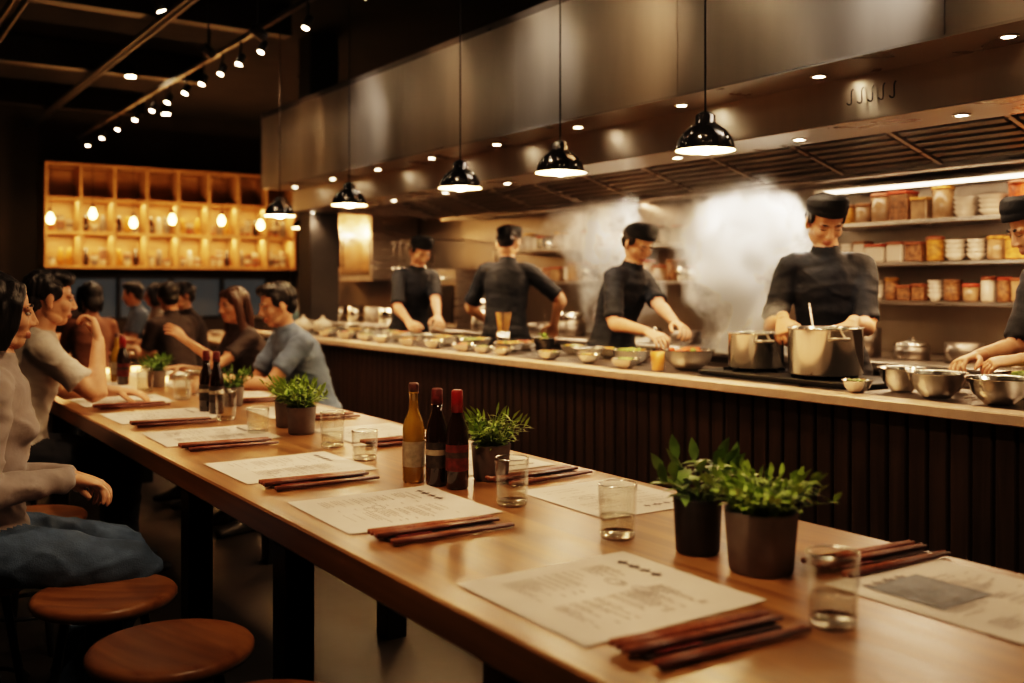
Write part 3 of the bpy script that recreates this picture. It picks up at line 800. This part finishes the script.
def ik(a,c,l1,l2,pole):
    d=c-a; L=d.length; mx=(l1+l2)*.995
    if L>mx: c=a+d*(mx/L); d=c-a; L=mx
    u=d/L; x=(l1*l1-l2*l2+L*L)/(2*L); h=math.sqrt(max(0,l1*l1-x*x))
    p=pole-u*pole.dot(u); p.normalize()
    return a+u*x+p*h,c
def hand(b,w,f,n,thumb,curl,sc):
    f=f.normalized(); n=(n-f*n.dot(f)).normalized(); s=f.cross(n)
    if s.dot(thumb)<0: s=-s
    L=lambda k:k*sc
    k0=w+f*L(.088)
    b.loft([w-f*L(.03),w,w+f*L(.03),w+f*L(.06),k0],[(L(.027),L(.021)),(L(.028),L(.02)),(L(.036),L(.018)),(L(.041),L(.016)),(L(.039),L(.012))],'skin',side=s,n=16)
    for off,ln,sp in ((.031,.072,.12),(.0105,.080,.04),(-.0105,.074,-.05),(-.031,.059,-.15)):
        p=w+f*L(.08)+s*L(off)
        d=(f+s*sp).normalized(); nn=n.copy(); pts=[p]
        for q,fr in enumerate((.46,.3,.24)):
            a=curl*(.75 if q==0 else 1.0)
            d,nn=(d*math.cos(a)+nn*math.sin(a)).normalized(),(nn*math.cos(a)-d*math.sin(a)).normalized()
            pts.append(pts[-1]+d*L(ln*fr*1.12))
        b.loft(pts,[L(.0092),L(.0088),L(.0082),L(.0068)],'skin',side=s,n=10,sub=2)
    p=w+f*L(.022)+s*L(.024)+n*L(.006)
    d1=(f*.6+s*.75+n*.25).normalized(); d2=(f*.85+s*.35+n*.35).normalized(); d3=(f*.9+s*.05+n*.45).normalized()
    b.loft([p,p+d1*L(.042),p+d1*L(.042)+d2*L(.032),p+d1*L(.042)+d2*L(.032)+d3*L(.024)],[L(.014),L(.0115),L(.0105),L(.008)],'skin',side=n,n=10,sub=2)

def headparts(b,H,F,U,sc,hair,hairm,cap,lookdown):
    R_=F.cross(U).normalized(); U=R_.cross(F)
    Mx=Matrix((R_,F,U)).transposed()
    def E(c,r,m,rot=None,n=18,mm=12):
        b.ell(H+Mx@(V(c)*sc),[q*sc for q in r],m,R=Mx@rot if rot is not None else Mx,n=n,m=mm)
    def Lf(pts,rad,m,side=(1,0,0),**k):
        b.loft([H+Mx@(V(p)*sc) for p in pts],[(q[0]*sc,q[1]*sc) if hasattr(q,'__len__') else q*sc for q in rad],m,side=Mx@V(side),**k)
    E((0,-.012,.03),(.073,.092,.083),'skin'); E((0,.016,-.022),(.063,.073,.080),'skin')
    E((0,.046,-.080),(.034,.032,.026),'skin'); E((0,.045,-.045),(.045,.038,.045),'skin')
    for s in(-1,1):
        E((s*.036,.012,-.065),(.024,.046,.024),'skin',Matrix.Rotation(-.5,3,'X')); E((s*.034,.054,-.022),(.028,.028,.028),'skin')
        E((s*.028,.074,.020),(.026,.013,.009),'skin')
        E((s*.076,-.004,-.004),(.008,.017,.030),'skin',Matrix.Rotation(s*-.35,3,'Z')); E((s*.075,.004,-.028),(.007,.009,.012),'skin')
        E((s*.011,.094,-.030),(.008,.009,.007),'skin')
        Lf([(s*.014,.0895,.024),(s*.032,.0875,.029),(s*.050,.075,.024)],[(.002,.0032),(.0025,.0036),(.0015,.0026)],hairm,side=(0,1,0),n=8)
    Lf([(0,.081,.020),(0,.089,0),(0,.100,-.024)],[.008,.0085,.011],'skin',n=10)
    Lf([(-.022,.078,-.058),(-.009,.0865,-.0555),(0,.087,-.057),(.009,.0865,-.0555),(.022,.078,-.058)],[.003,.0048,.0048,.0048,.003],'lipm',side=(0,0,1),n=8)
    Lf([(-.019,.078,-.064),(0,.0855,-.067),(.019,.078,-.064)],[.003,.006,.003],'lipm',side=(0,0,1),n=8)
    if hair in('short','chef'):
        E((0,-.022,.042),(.080,.094,.082) if hair=='short' else (.077,.090,.070),hairm)
        E((0,-.055,-.012),(.066,.050,.055),hairm)
        for s in(-1,1): E((s*.069,-.002,.03),(.012,.05,.038),hairm)
        if hair=='short':
            E((0,.03,.096),(.062,.062,.032),hairm); E((.02,.055,.085),(.045,.03,.022),hairm)
    if hair=='bob':
        E((0,-.024,.040),(.084,.098,.086),hairm); E((0,-.06,-.03),(.074,.05,.085),hairm)
        for s in(-1,1):
            Lf([(s*.05,.04,.088),(s*.077,.028,.03),(s*.082,.012,-.04),(s*.076,-.002,-.10)],[(.028,.016),(.040,.014),(.046,.016),(.032,.012)],hairm,side=(0,1,0),n=12,ck=.6)
    if hair=='long':
        E((0,-.022,.040),(.085,.098,.086),hairm); E((0,-.06,-.03),(.075,.05,.085),hairm)
        Lf([(0,-.06,.03),(0,-.075,-.08),(0,-.085,-.18),(0,-.09,-.27)],[(.08,.05),(.085,.05),(.075,.035),(.04,.02)],hairm,side=(1,0,0),n=16)
        for s in(-1,1): Lf([(s*.055,.03,.085),(s*.078,.015,.02),(s*.080,.005,-.08),(s*.085,.0,-.19),(s*.075,.0,-.25)],[(.03,.018),(.036,.016),(.032,.016),(.03,.016),(.014,.01)],hairm,side=(0,1,0),n=12)
    if cap:
        Lf([(0,.0,.056),(0,-.006,.073),(0,-.016,.094),(0,-.024,.108),(0,-.028,.116)],[(.080,.097),(.087,.104),(.086,.102),(.070,.084),(.03,.04)],'capm',side=(1,0,0),n=28,cap=True,sub=2,ck=.12)
        Lf([(0,.002,.046),(0,-.002,.068)],[(.082,.0985),(.084,.1015)],'capm',n=28,cap=False,sub=1)
        E((0,-.112,.05),(.022,.016,.016),'capm'); E((.02,-.118,.02),(.012,.008,.03),'capm'); E((-.02,-.118,.025),(.012,.008,.03),'capm')
def eyes(b,H,F,U,sc,lookdown,hairm):
    R_=F.cross(U).normalized(); U=R_.cross(F); Mx=Matrix((R_,F,U)).transposed()
    def E(c,r,m,n=14,mm=9): b.ell(H+Mx@(V(c)*sc),[q*sc for q in r],m,R=Mx,n=n,m=mm)
    for s in(-1,1):
        if not lookdown:
            E((s*.031,.0775,.003),(.0130,.0080,.0052),'eye'); E((s*.031,.0825,.003),(.0055,.0035,.0050),'iris')
        b.loft([H+Mx@(V(p)*sc) for p in ((s*.017,.0795,.002),(s*.031,.0855,.006 if not lookdown else .001),(s*.046,.0745,.002))],[.0012*sc,.0018*sc,.0012*sc],'iris',side=Mx@V((0,0,1)),n=6)

def human(name,pel,fwd,lean=5,sc=1.0,top='chefblk',bottom='dkpants',sleeve='short',wr=None,wl=None,hf=(None,None),hn=(None,None),curl=(.5,.5),
          head=(0,0,0),hair='short',hairm='hair',cap=False,lookdown=False,seat=True,ankles=None,vox=.009,female=False,collar=True,poles=(None,None),slean=0,tw=0,buttons=False,neckf=.6,wrk=.6):
    fw=V((fwd[0],fwd[1],0)).normalized(); rt=fw.cross(UP).normalized(); P=V(pel)
    def tilt(a): 
        a=math.radians(a); s_=math.radians(slean); return (UP*math.cos(a)+fw*math.sin(a)+rt*math.sin(s_)).normalized()
    W=P+tilt(lean*.5)*.19*sc; C=W+tilt(lean*.95)*.17*sc; N=C+tilt(lean*1.15)*.165*sc
    Hc=N+tilt(lean*neckf)*.14*sc+fw*.012*sc
    fw2=(Matrix.Rotation(math.radians(tw),3,'Z')@fw); rt2=fw2.cross(UP).normalized()
    hw=.90 if female else 1.0
    body=MB()
    S=lambda q:(q[0]*sc*hw,q[1]*sc)
    body.loft([P-UP*.06*sc,P,W,W+(C-W)*.55,C,C+(N-C)*.5,C+(N-C)*.80,N+(N-C)*.0],[S((.13,.10)),S((.158,.122)),S((.142,.108)),S((.150,.116)),S((.160,.122)),S((.156,.105)),S((.110,.080)),S((.064,.062))],top,side=(rt+rt2).normalized(),n=28,pw=2.3,ck=.3)
    if female:
        for s in(-1,1): body.ell(C+rt2*s*.07*sc+fw2*.072*sc-UP*.02*sc,.058*sc,top)
    body.loft([P-UP*.06*sc,P-UP*.02*sc,P+UP*.05*sc],[S((.13,.105)),S((.162,.126)),S((.156,.12))],bottom,side=rt,n=24,pw=2.3,ck=.25)
    body.loft([P+UP*.02*sc,P+UP*.07*sc],[S((.168,.132)),S((.160,.126))],top,side=rt,n=24,cap=False,pw=2.3)
    up3=(N-C).normalized()
    hands=MB()
    for k,(s,wt) in enumerate(((1,wr),(-1,wl))):
        sh=C+up3*.098*sc+rt2*s*.158*sc*hw
        if wt is None: wt=sh+V((0,0,-.5*sc))+rt2*s*.08*sc+fw*.05
        pole=V(poles[k]) if poles[k] is not None else (-UP*.9+rt2*s*.3-fw*.35)
        el,w=ik(sh,V(wt),.285*sc,.25*sc,pole)
        inn=C+up3*.10*sc+rt2*s*.09*sc
        ar=.88 if female else 1
        body.loft([inn,sh,sh+(el-sh)*.35],[.066*sc*ar,.060*sc*ar,.052*sc*ar],top,n=16)
        body.loft([sh,sh+(el-sh)*.4,el,el+(w-el)*.25,el+(w-el)*.6,w],[.05*sc*ar,.046*sc*ar,.037*sc*ar,.041*sc*ar,.033*sc*ar,.025*sc*ar],'skin',n=14)
        if sleeve=='long':
            body.loft([sh,sh+(el-sh)*.5,el,el+(w-el)*.3,el+(w-el)*.93],[.058*sc*ar,.056*sc*ar,.052*sc*ar,.050*sc*ar,.037*sc*ar],top,n=18)
            body.loft([el+(w-el)*.86,el+(w-el)*.96],[.041*sc*ar,.041*sc*ar],top,n=18,cap=False)
        else:
            e={'short':.70,'elbow':.90}[sleeve]
            body.loft([sh,sh+(el-sh)*.4,sh+(el-sh)*e*.8,sh+(el-sh)*e],[.060*sc*ar,.057*sc*ar,.056*sc*ar,.058*sc*ar],top,n=18,cap=False)
        f=V(hf[k]) if hf[k] is not None else ((w-el).normalized()+fw*.25-UP*.1)
        n_=V(hn[k]) if hn[k] is not None else (-UP+fw*.0-rt2*s*.3)
        hand(hands,w,f.normalized(),n_,(-rt2*s+UP*.35),curl[k],sc*(.93 if female else 1))
    for k,s in enumerate((1,-1)):
        hp=P+rt*s*.092*sc
        an=V(ankles[k]) if ankles else (V((P.x,P.y,0))+rt*s*.11+fw*(.43 if seat else .02)+UP*.09)
        kn,a=ik(hp,an,.43*sc,.41*sc,(fw*1.0+UP*.3+rt*s*.12))
        t=(kn-hp)
        body.loft([hp,hp+t*.4,hp+t*.8,kn,kn+(a-kn)*.3,kn+(a-kn)*.7,a+UP*.01],[.088*sc,.084*sc,.068*sc,.060*sc,.06*sc,.05*sc,.044*sc],bottom,n=18)
        fd=(fw+rt*s*.2).normalized()
        body.loft([a-fd*.045*sc-UP*.045,a+fd*.03*sc-UP*.04,a+fd*.11*sc-UP*.055,a+fd*.17*sc-UP*.06],[(.034*sc,.04*sc),(.038*sc,.045*sc),(.043*sc,.03*sc),(.034*sc,.022*sc)],'shoe',side=rt,n=14)
    if collar:
        nk=(Hc-N).normalized()
        body.loft([N-nk*.02*sc,N+nk*.030*sc],[(.068*sc,.066*sc),(.061*sc,.059*sc)],top,side=rt,n=24,cap=False)
    body.loft([N-up3*.05*sc,N+(Hc-N)*.5],[.054*sc,.052*sc],'skin',n=18)
    vs,nr,fs,fm=remesh(body,vox*1.0,3)
    amt={}
    for f,m in zip(fs,fm):
        for i in f: amt[i]=m
    out=MB(); nv=[]
    sd=V((P.x*3,P.y*5,1))
    for i,p in enumerate(vs):
        m=amt.get(i,'skin')
        if m in(top,bottom):
            q=p-P
            r1=1-abs(noise.noise(V((q.x*8+q.z*6,q.y*8-q.z*5,q.z*12))+sd))*2
            d=noise.noise(V((q.x*8,q.y*8,q.z*12))+sd)*.006+max(0,r1-.6)*.014*wrk+noise.noise(V((q.x*24,q.y*24,q.z*34))+sd)*.0028
            p=p+nr[i]*(d-.001)
        nv.append(p)
    out.v+=nv; out.f+=fs; out.m+=fm; out.sm+=[True]*len(fs)
    hy,hp_,hr=[math.radians(a) for a in head]
    F=fw2.copy(); Rz=Matrix.Rotation(hy,3,'Z'); F=Rz@F; Rr=F.cross(UP).normalized()
    F=Matrix.Rotation(hp_,3,Rr)@F; U=Rr.cross(F); U=Matrix.Rotation(hr,3,F)@U; Rr=F.cross(U)
    hb=MB(); hs=sc*(.97 if female else 1.03)
    headparts(hb,Hc,F,U,hs,hair,hairm,cap,lookdown)
    hb.loft([N-up3*.03*sc,N+(Hc-N)*.35,Hc-U*.05*hs-F*.015*hs],[.05*sc*(.88 if female else 1),.051*sc*(.86 if female else 1),.054*sc*(.88 if female else 1)],'skin',n=18)
    vs,nr,fs,fm=remesh(hb,.0040 if vox<.011 else .0065,3)
    am={}
    for f,m in zip(fs,fm):
        for i in f: am[i]=m
    nv=[]
    Mi=Matrix((Rr,F,U))
    for i,p in enumerate(vs):
        if am.get(i)==hairm:
            q=Mi@(p-Hc); p=p+nr[i]*(noise.noise(V((q.x*60,q.y*60,q.z*14)))*.005+noise.noise(V((q.x*18,q.y*18,q.z*10)))*.005)
        nv.append(p)
    o0=len(out.v); out.v+=nv; out.f+=[[i+o0 for i in f] for f in fs]; out.m+=fm; out.sm+=[True]*len(fs)
    eyes(out,Hc,F,U,hs,lookdown,hairm)
    vs,nr,fs,fm=remesh(hands,.0034 if vox<.011 else .0045,1)
    o0=len(out.v); out.v+=vs; out.f+=[[i+o0 for i in f] for f in fs]; out.m+=fm; out.sm+=[True]*len(fs)
    if buttons:
        tr=BVHTree.FromPolygons(out.v[:],out.f)
        for j in range(5):
            p0=W+(N-W)*(.05+.19*j)+rt2*.01*sc
            h=tr.ray_cast(p0+fw2*.4,-fw2)
            if h[0] is not None: out.ell(h[0],(.006,.006,.006),'btn',n=8,m=6)
    return out.obj(name)

# --- chefs
human('chef',(3.78,2.93,.935),(-.70,-.71),lean=13,sc=1.0,sleeve='elbow',wr=(3.38,2.87,1.15),wl=(3.50,2.61,1.14),curl=(.9,.8),hf=((-.5,-.55,-.5),(-.8,-.2,-.45)),
      head=(14,-34,0),hair='chef',cap=True,lookdown=True,seat=False,vox=.008,slean=4)
human('chef',(3.76,4.46,.91),(.28,-.96),lean=19,sc=.98,sleeve='elbow',wr=(3.60,3.97,1.05),wl=(3.78,3.93,1.08),curl=(.6,.6),hf=((0,-1,-.3),(-.2,-1,-.3)),
      head=(-18,-30,0),hair='chef',cap=True,lookdown=True,seat=False,vox=.009)
human('chef',(3.92,5.80,.93),(.72,.69),lean=8,sc=1.02,sleeve='elbow',wr=(4.30,5.74,1.02),wl=(4.02,6.17,1.02),curl=(.6,.6),
      head=(-8,-24,0),hair='chef',cap=True,lookdown=True,seat=False,vox=.009,poles=((.5,-.6,-.5),(-.6,.3,-.5)))
human('chef',(3.80,7.0,.92),(.05,-1),lean=17,sc=1.0,sleeve='elbow',wr=(3.54,6.52,1.03),wl=(3.76,6.46,1.03),curl=(.6,.6),
      head=(-4,-32,0),hair='chef',cap=True,lookdown=True,seat=False,vox=.010)
human('chef',(3.80,1.78,.91),(-.75,.55),lean=24,sc=.96,sleeve='elbow',wr=(3.44,2.03,1.04),wl=(3.42,1.86,1.04),curl=(.7,.7),
      head=(0,-25,0),hair='chef',cap=True,lookdown=True,seat=False,vox=.009)
# --- diners
human('seated_woman',(.345,3.14,.57),(1,-.06),lean=4,sc=.98,top='blouse',bottom='jeans',sleeve='long',wr=(.56,3.01,.755),wl=(.58,3.11,.745),hf=((.8,.45,-.3),(.8,-.55,-.25)),hn=((-.1,.1,-1),(-.1,-.1,-1)),
      curl=(.6,.5),head=(-4,-4,0),hair='bob',female=True,vox=.008,ankles=((.56,3.04,.13),(.58,3.22,.13)),wrk=1.1)
human('seated_man',(.66,4.76,.565),(1,-.03),lean=13,sc=1.03,top='tee',bottom='dkpants',wr=(.97,4.62,1.06),wl=(1.12,4.92,.80),hf=((-.15,.35,1),(.8,-.4,-.1)),hn=((-.9,.3,-.2),(0,0,-1)),curl=(.9,.4),
      poles=((.6,-.4,-1),(0,.6,-.6)),head=(-5,-6,0),hair='short',vox=.009,collar=False,wrk=1.)
human('seated_man',(2.24,5.2,.565),(-1,-.02),lean=24,sc=1.0,top='blue',bottom='dkpants',wr=(1.72,5.36,.80),wl=(1.66,5.08,.795),hf=((-1,-.2,0),(-1,.2,.0)),hn=((0,-.2,-1),(0,.2,-1)),curl=(.5,.4),
      head=(-5,-14,0),hair='short',vox=.009,wrk=1.)
human('seated_woman',(2.2,6.0,.565),(-1,-.1),lean=18,sc=.95,top='olive',bottom='dkpants',wr=(1.74,6.1,.80),wl=(1.70,5.82,.98),hf=((-1,-.2,0),(-.8,-.1,.7)),hn=((0,0,-1),(0,.6,-.6)),curl=(.5,.3),
      head=(10,-8,0),hair='long',hairm='hairb',female=True,vox=.010)
def table2(x0,y0,x1,y1):
    b=MB(); b.box((x0,y0,.71),(x1,y1,.75),'wood',.004)
    for x in(x0+.06,x1-.06):
        for y in(y0+.06,y1-.06): b.box((x-.025,y-.025,0),(x+.025,y+.025,.71),'black')
    b.obj('dining_table')
table2(1.6,8.3,2.3,10.6); table2(3.1,9.0,3.8,11.4)
tops=['teal','rust','olive','tee','blue','olive','teal','olive','rust']
for i,(x,y,fx,fy,hr_) in enumerate([(1.25,8.7,1,0,'short'),(1.25,9.7,1,.1,'long'),(2.65,8.7,-1,0,'short'),(2.65,9.6,-1,-.1,'bob'),(2.65,10.4,-1,.1,'short'),(1.95,11.1,0,-1,'short'),(4.15,10.2,-1,0,'bob'),(2.2,7.7,-.3,1,'short'),(1.55,7.65,.2,1,'bob')]):
    place('wooden_stool',sm,(x,y,0),i)
    F_=V((fx,fy,0)).normalized(); R2=F_.cross(UP)
    w1=V((x,y,.80))+F_*.40+R2*.12; w2=V((x,y,.80))+F_*.40-R2*.12
    human('seated_guest',(x,y,.565),(fx,fy),lean=14,sc=.98,top=tops[i],wr=w1,wl=w2,head=(random.uniform(-25,25),-8,0),hair=hr_,vox=.014,female=hr_!='short')
b=MB()
for (x,y) in ((1.95,9.1),(1.95,9.6),(1.95,10.0),(3.4,9.6),(3.45,10.7)):
    b.lathe([(0,0),(.04,0),(.08,.05),(.076,.05),(.036,.01),(0,.01)],(x,y,.751),'porc',20)
b.obj('serving_bowls')

# ------------------------------------------------------------ steam (real volumes)
def steam(lo,hi,blobs,dens,seed):
    b=MB(); b.box(lo,hi,'porc')
    o=b.obj('steam_cloud')
    m=bpy.data.materials.new('steam_volume'); m.use_nodes=True; nt=m.node_tree
    m.cycles.volume_step_rate=.25
    nt.nodes.remove(nt.nodes['Principled BSDF']); out=nt.nodes['Material Output']
    vs=nt.nodes.new('ShaderNodeVolumePrincipled'); vs.inputs['Color'].default_value=(.98,.95,.90,1); vs.inputs['Anisotropy'].default_value=.0
    tc=nt.nodes.new('ShaderNodeTexCoord')
    wn=nt.nodes.new('ShaderNodeTexNoise'); wn.inputs['Scale'].default_value=3.6; wn.inputs['Detail'].default_value=2
    nt.links.new(tc.outputs['Object'],wn.inputs['Vector'])
    sub=nt.nodes.new('ShaderNodeVectorMath'); sub.operation='SUBTRACT'; sub.inputs[1].default_value=(.5,.5,.5); nt.links.new(wn.outputs['Color'],sub.inputs[0])
    scl=nt.nodes.new('ShaderNodeVectorMath'); scl.operation='SCALE'; scl.inputs['Scale'].default_value=.5; nt.links.new(sub.outputs[0],scl.inputs[0])
    add=nt.nodes.new('ShaderNodeVectorMath'); add.operation='ADD'; nt.links.new(tc.outputs['Object'],add.inputs[0]); nt.links.new(scl.outputs[0],add.inputs[1])
    tot=None
    for (cx,cy,cz,rx,ry,rz,k) in blobs:
        mp=nt.nodes.new('ShaderNodeMapping'); mp.vector_type='TEXTURE'
        mp.inputs['Location'].default_value=(cx,cy,cz); mp.inputs['Scale'].default_value=(rx,ry,rz)
        nt.links.new(add.outputs[0],mp.inputs[0])
        g=nt.nodes.new('ShaderNodeTexGradient'); g.gradient_type='SPHERICAL'; nt.links.new(mp.outputs[0],g.inputs[0])
        mu=nt.nodes.new('ShaderNodeMath'); mu.operation='MULTIPLY'; mu.inputs[1].default_value=k; nt.links.new(g.outputs['Fac'],mu.inputs[0])
        if tot is None: tot=mu.outputs[0]
        else:
            ad=nt.nodes.new('ShaderNodeMath'); ad.operation='ADD'; nt.links.new(tot,ad.inputs[0]); nt.links.new(mu.outputs[0],ad.inputs[1]); tot=ad.outputs[0]
    mp=nt.nodes.new('ShaderNodeMapping'); mp.inputs['Scale'].default_value=(1,1,.5); mp.inputs['Location'].default_value=(seed,seed*2,0); nt.links.new(add.outputs[0],mp.inputs[0])
    n=nt.nodes.new('ShaderNodeTexNoise'); n.inputs['Scale'].default_value=7; n.inputs['Detail'].default_value=4; n.inputs['Roughness'].default_value=.6
    nt.links.new(mp.outputs[0],n.inputs['Vector'])
    mr=nt.nodes.new('ShaderNodeMapRange'); mr.inputs['From Min'].default_value=.46; mr.inputs['From Max'].default_value=.64; mr.inputs['To Max'].default_value=1; mr.inputs['To Min'].default_value=0.03
    nt.links.new(n.outputs['Fac'],mr.inputs['Value'])
    # fade out towards the filters
    sp=nt.nodes.new('ShaderNodeSeparateXYZ'); nt.links.new(tc.outputs['Object'],sp.inputs[0])
    fd=nt.nodes.new('ShaderNodeMapRange'); fd.inputs['From Min'].default_value=1.92; fd.inputs['From Max'].default_value=1.6; nt.links.new(sp.outputs['Z'],fd.inputs['Value'])
    m1=nt.nodes.new('ShaderNodeMath'); m1.operation='MULTIPLY'; nt.links.new(tot,m1.inputs[0]); nt.links.new(mr.outputs[0],m1.inputs[1])
    m3=nt.nodes.new('ShaderNodeMath'); m3.operation='MULTIPLY'; nt.links.new(m1.outputs[0],m3.inputs[0]); nt.links.new(fd.outputs[0],m3.inputs[1])
    m2=nt.nodes.new('ShaderNodeMath'); m2.operation='MULTIPLY'; m2.inputs[1].default_value=dens; nt.links.new(m3.outputs[0],m2.inputs[0])
    nt.links.new(m2.outputs[0],vs.inputs['Density']); nt.links.new(vs.outputs[0],out.inputs['Volume'])
    o.data.materials.clear(); o.data.materials.append(m)
steam((3.3,2.9,.98),(4.35,4.2,1.93),((3.48,3.24,1.05,.20,.24,.36,1.7),(3.62,3.34,1.28,.26,.30,.32,1.7),(3.80,3.48,1.52,.36,.38,.36,1.4),(3.95,3.8,1.68,.38,.45,.28,.9)),21,0)
steam((3.85,4.45,1.0),(4.5,5.6,1.93),((4.15,4.95,1.4,.26,.34,.55,1.3),(4.2,5.15,1.65,.28,.42,.3,.9)),16,3)
spotlight('hood_or_steam_spot',(4.15,3.3,1.95),(3.65,3.33,1.2),110,90,.8,(1,.84,.66),.05)  # this and the next spots are added to brighten the steam, not hood downlights
spotlight('hood_or_steam_spot',(4.4,4.8,1.95),(4.15,5.05,1.2),50,90,.8,(1,.82,.62),.05)
spotlight('hood_or_steam_spot',(3.46,3.35,1.91),(3.75,3.45,1.2),55,75,.8,(1,.86,.70),.05)

# ------------------------------------------------------------ world & camera
w=bpy.data.worlds.new('world'); scene.world=w; w.use_nodes=True
w.node_tree.nodes['Background'].inputs[0].default_value=(.02,.016,.013,1); w.node_tree.nodes['Background'].inputs[1].default_value=.5
cam=bpy.data.cameras.new('camera'); co=bpy.data.objects.new('camera',cam); col.objects.link(co); scene.camera=co
co.location=(0,0,1.30); th=math.atan(682/995); co.rotation_euler=(math.pi/2,0,-th)
cam.sensor_width=36; cam.lens=995/1024*36; cam.shift_y=-56.5/1024
cam.clip_start=.05; cam.clip_end=60
cam.dof.use_dof=True; cam.dof.focus_distance=2.9; cam.dof.aperture_fstop=2.0
scene.view_settings.view_transform='Filmic'
try: scene.view_settings.look='High Contrast'
except Exception: pass
scene.view_settings.exposure=.42
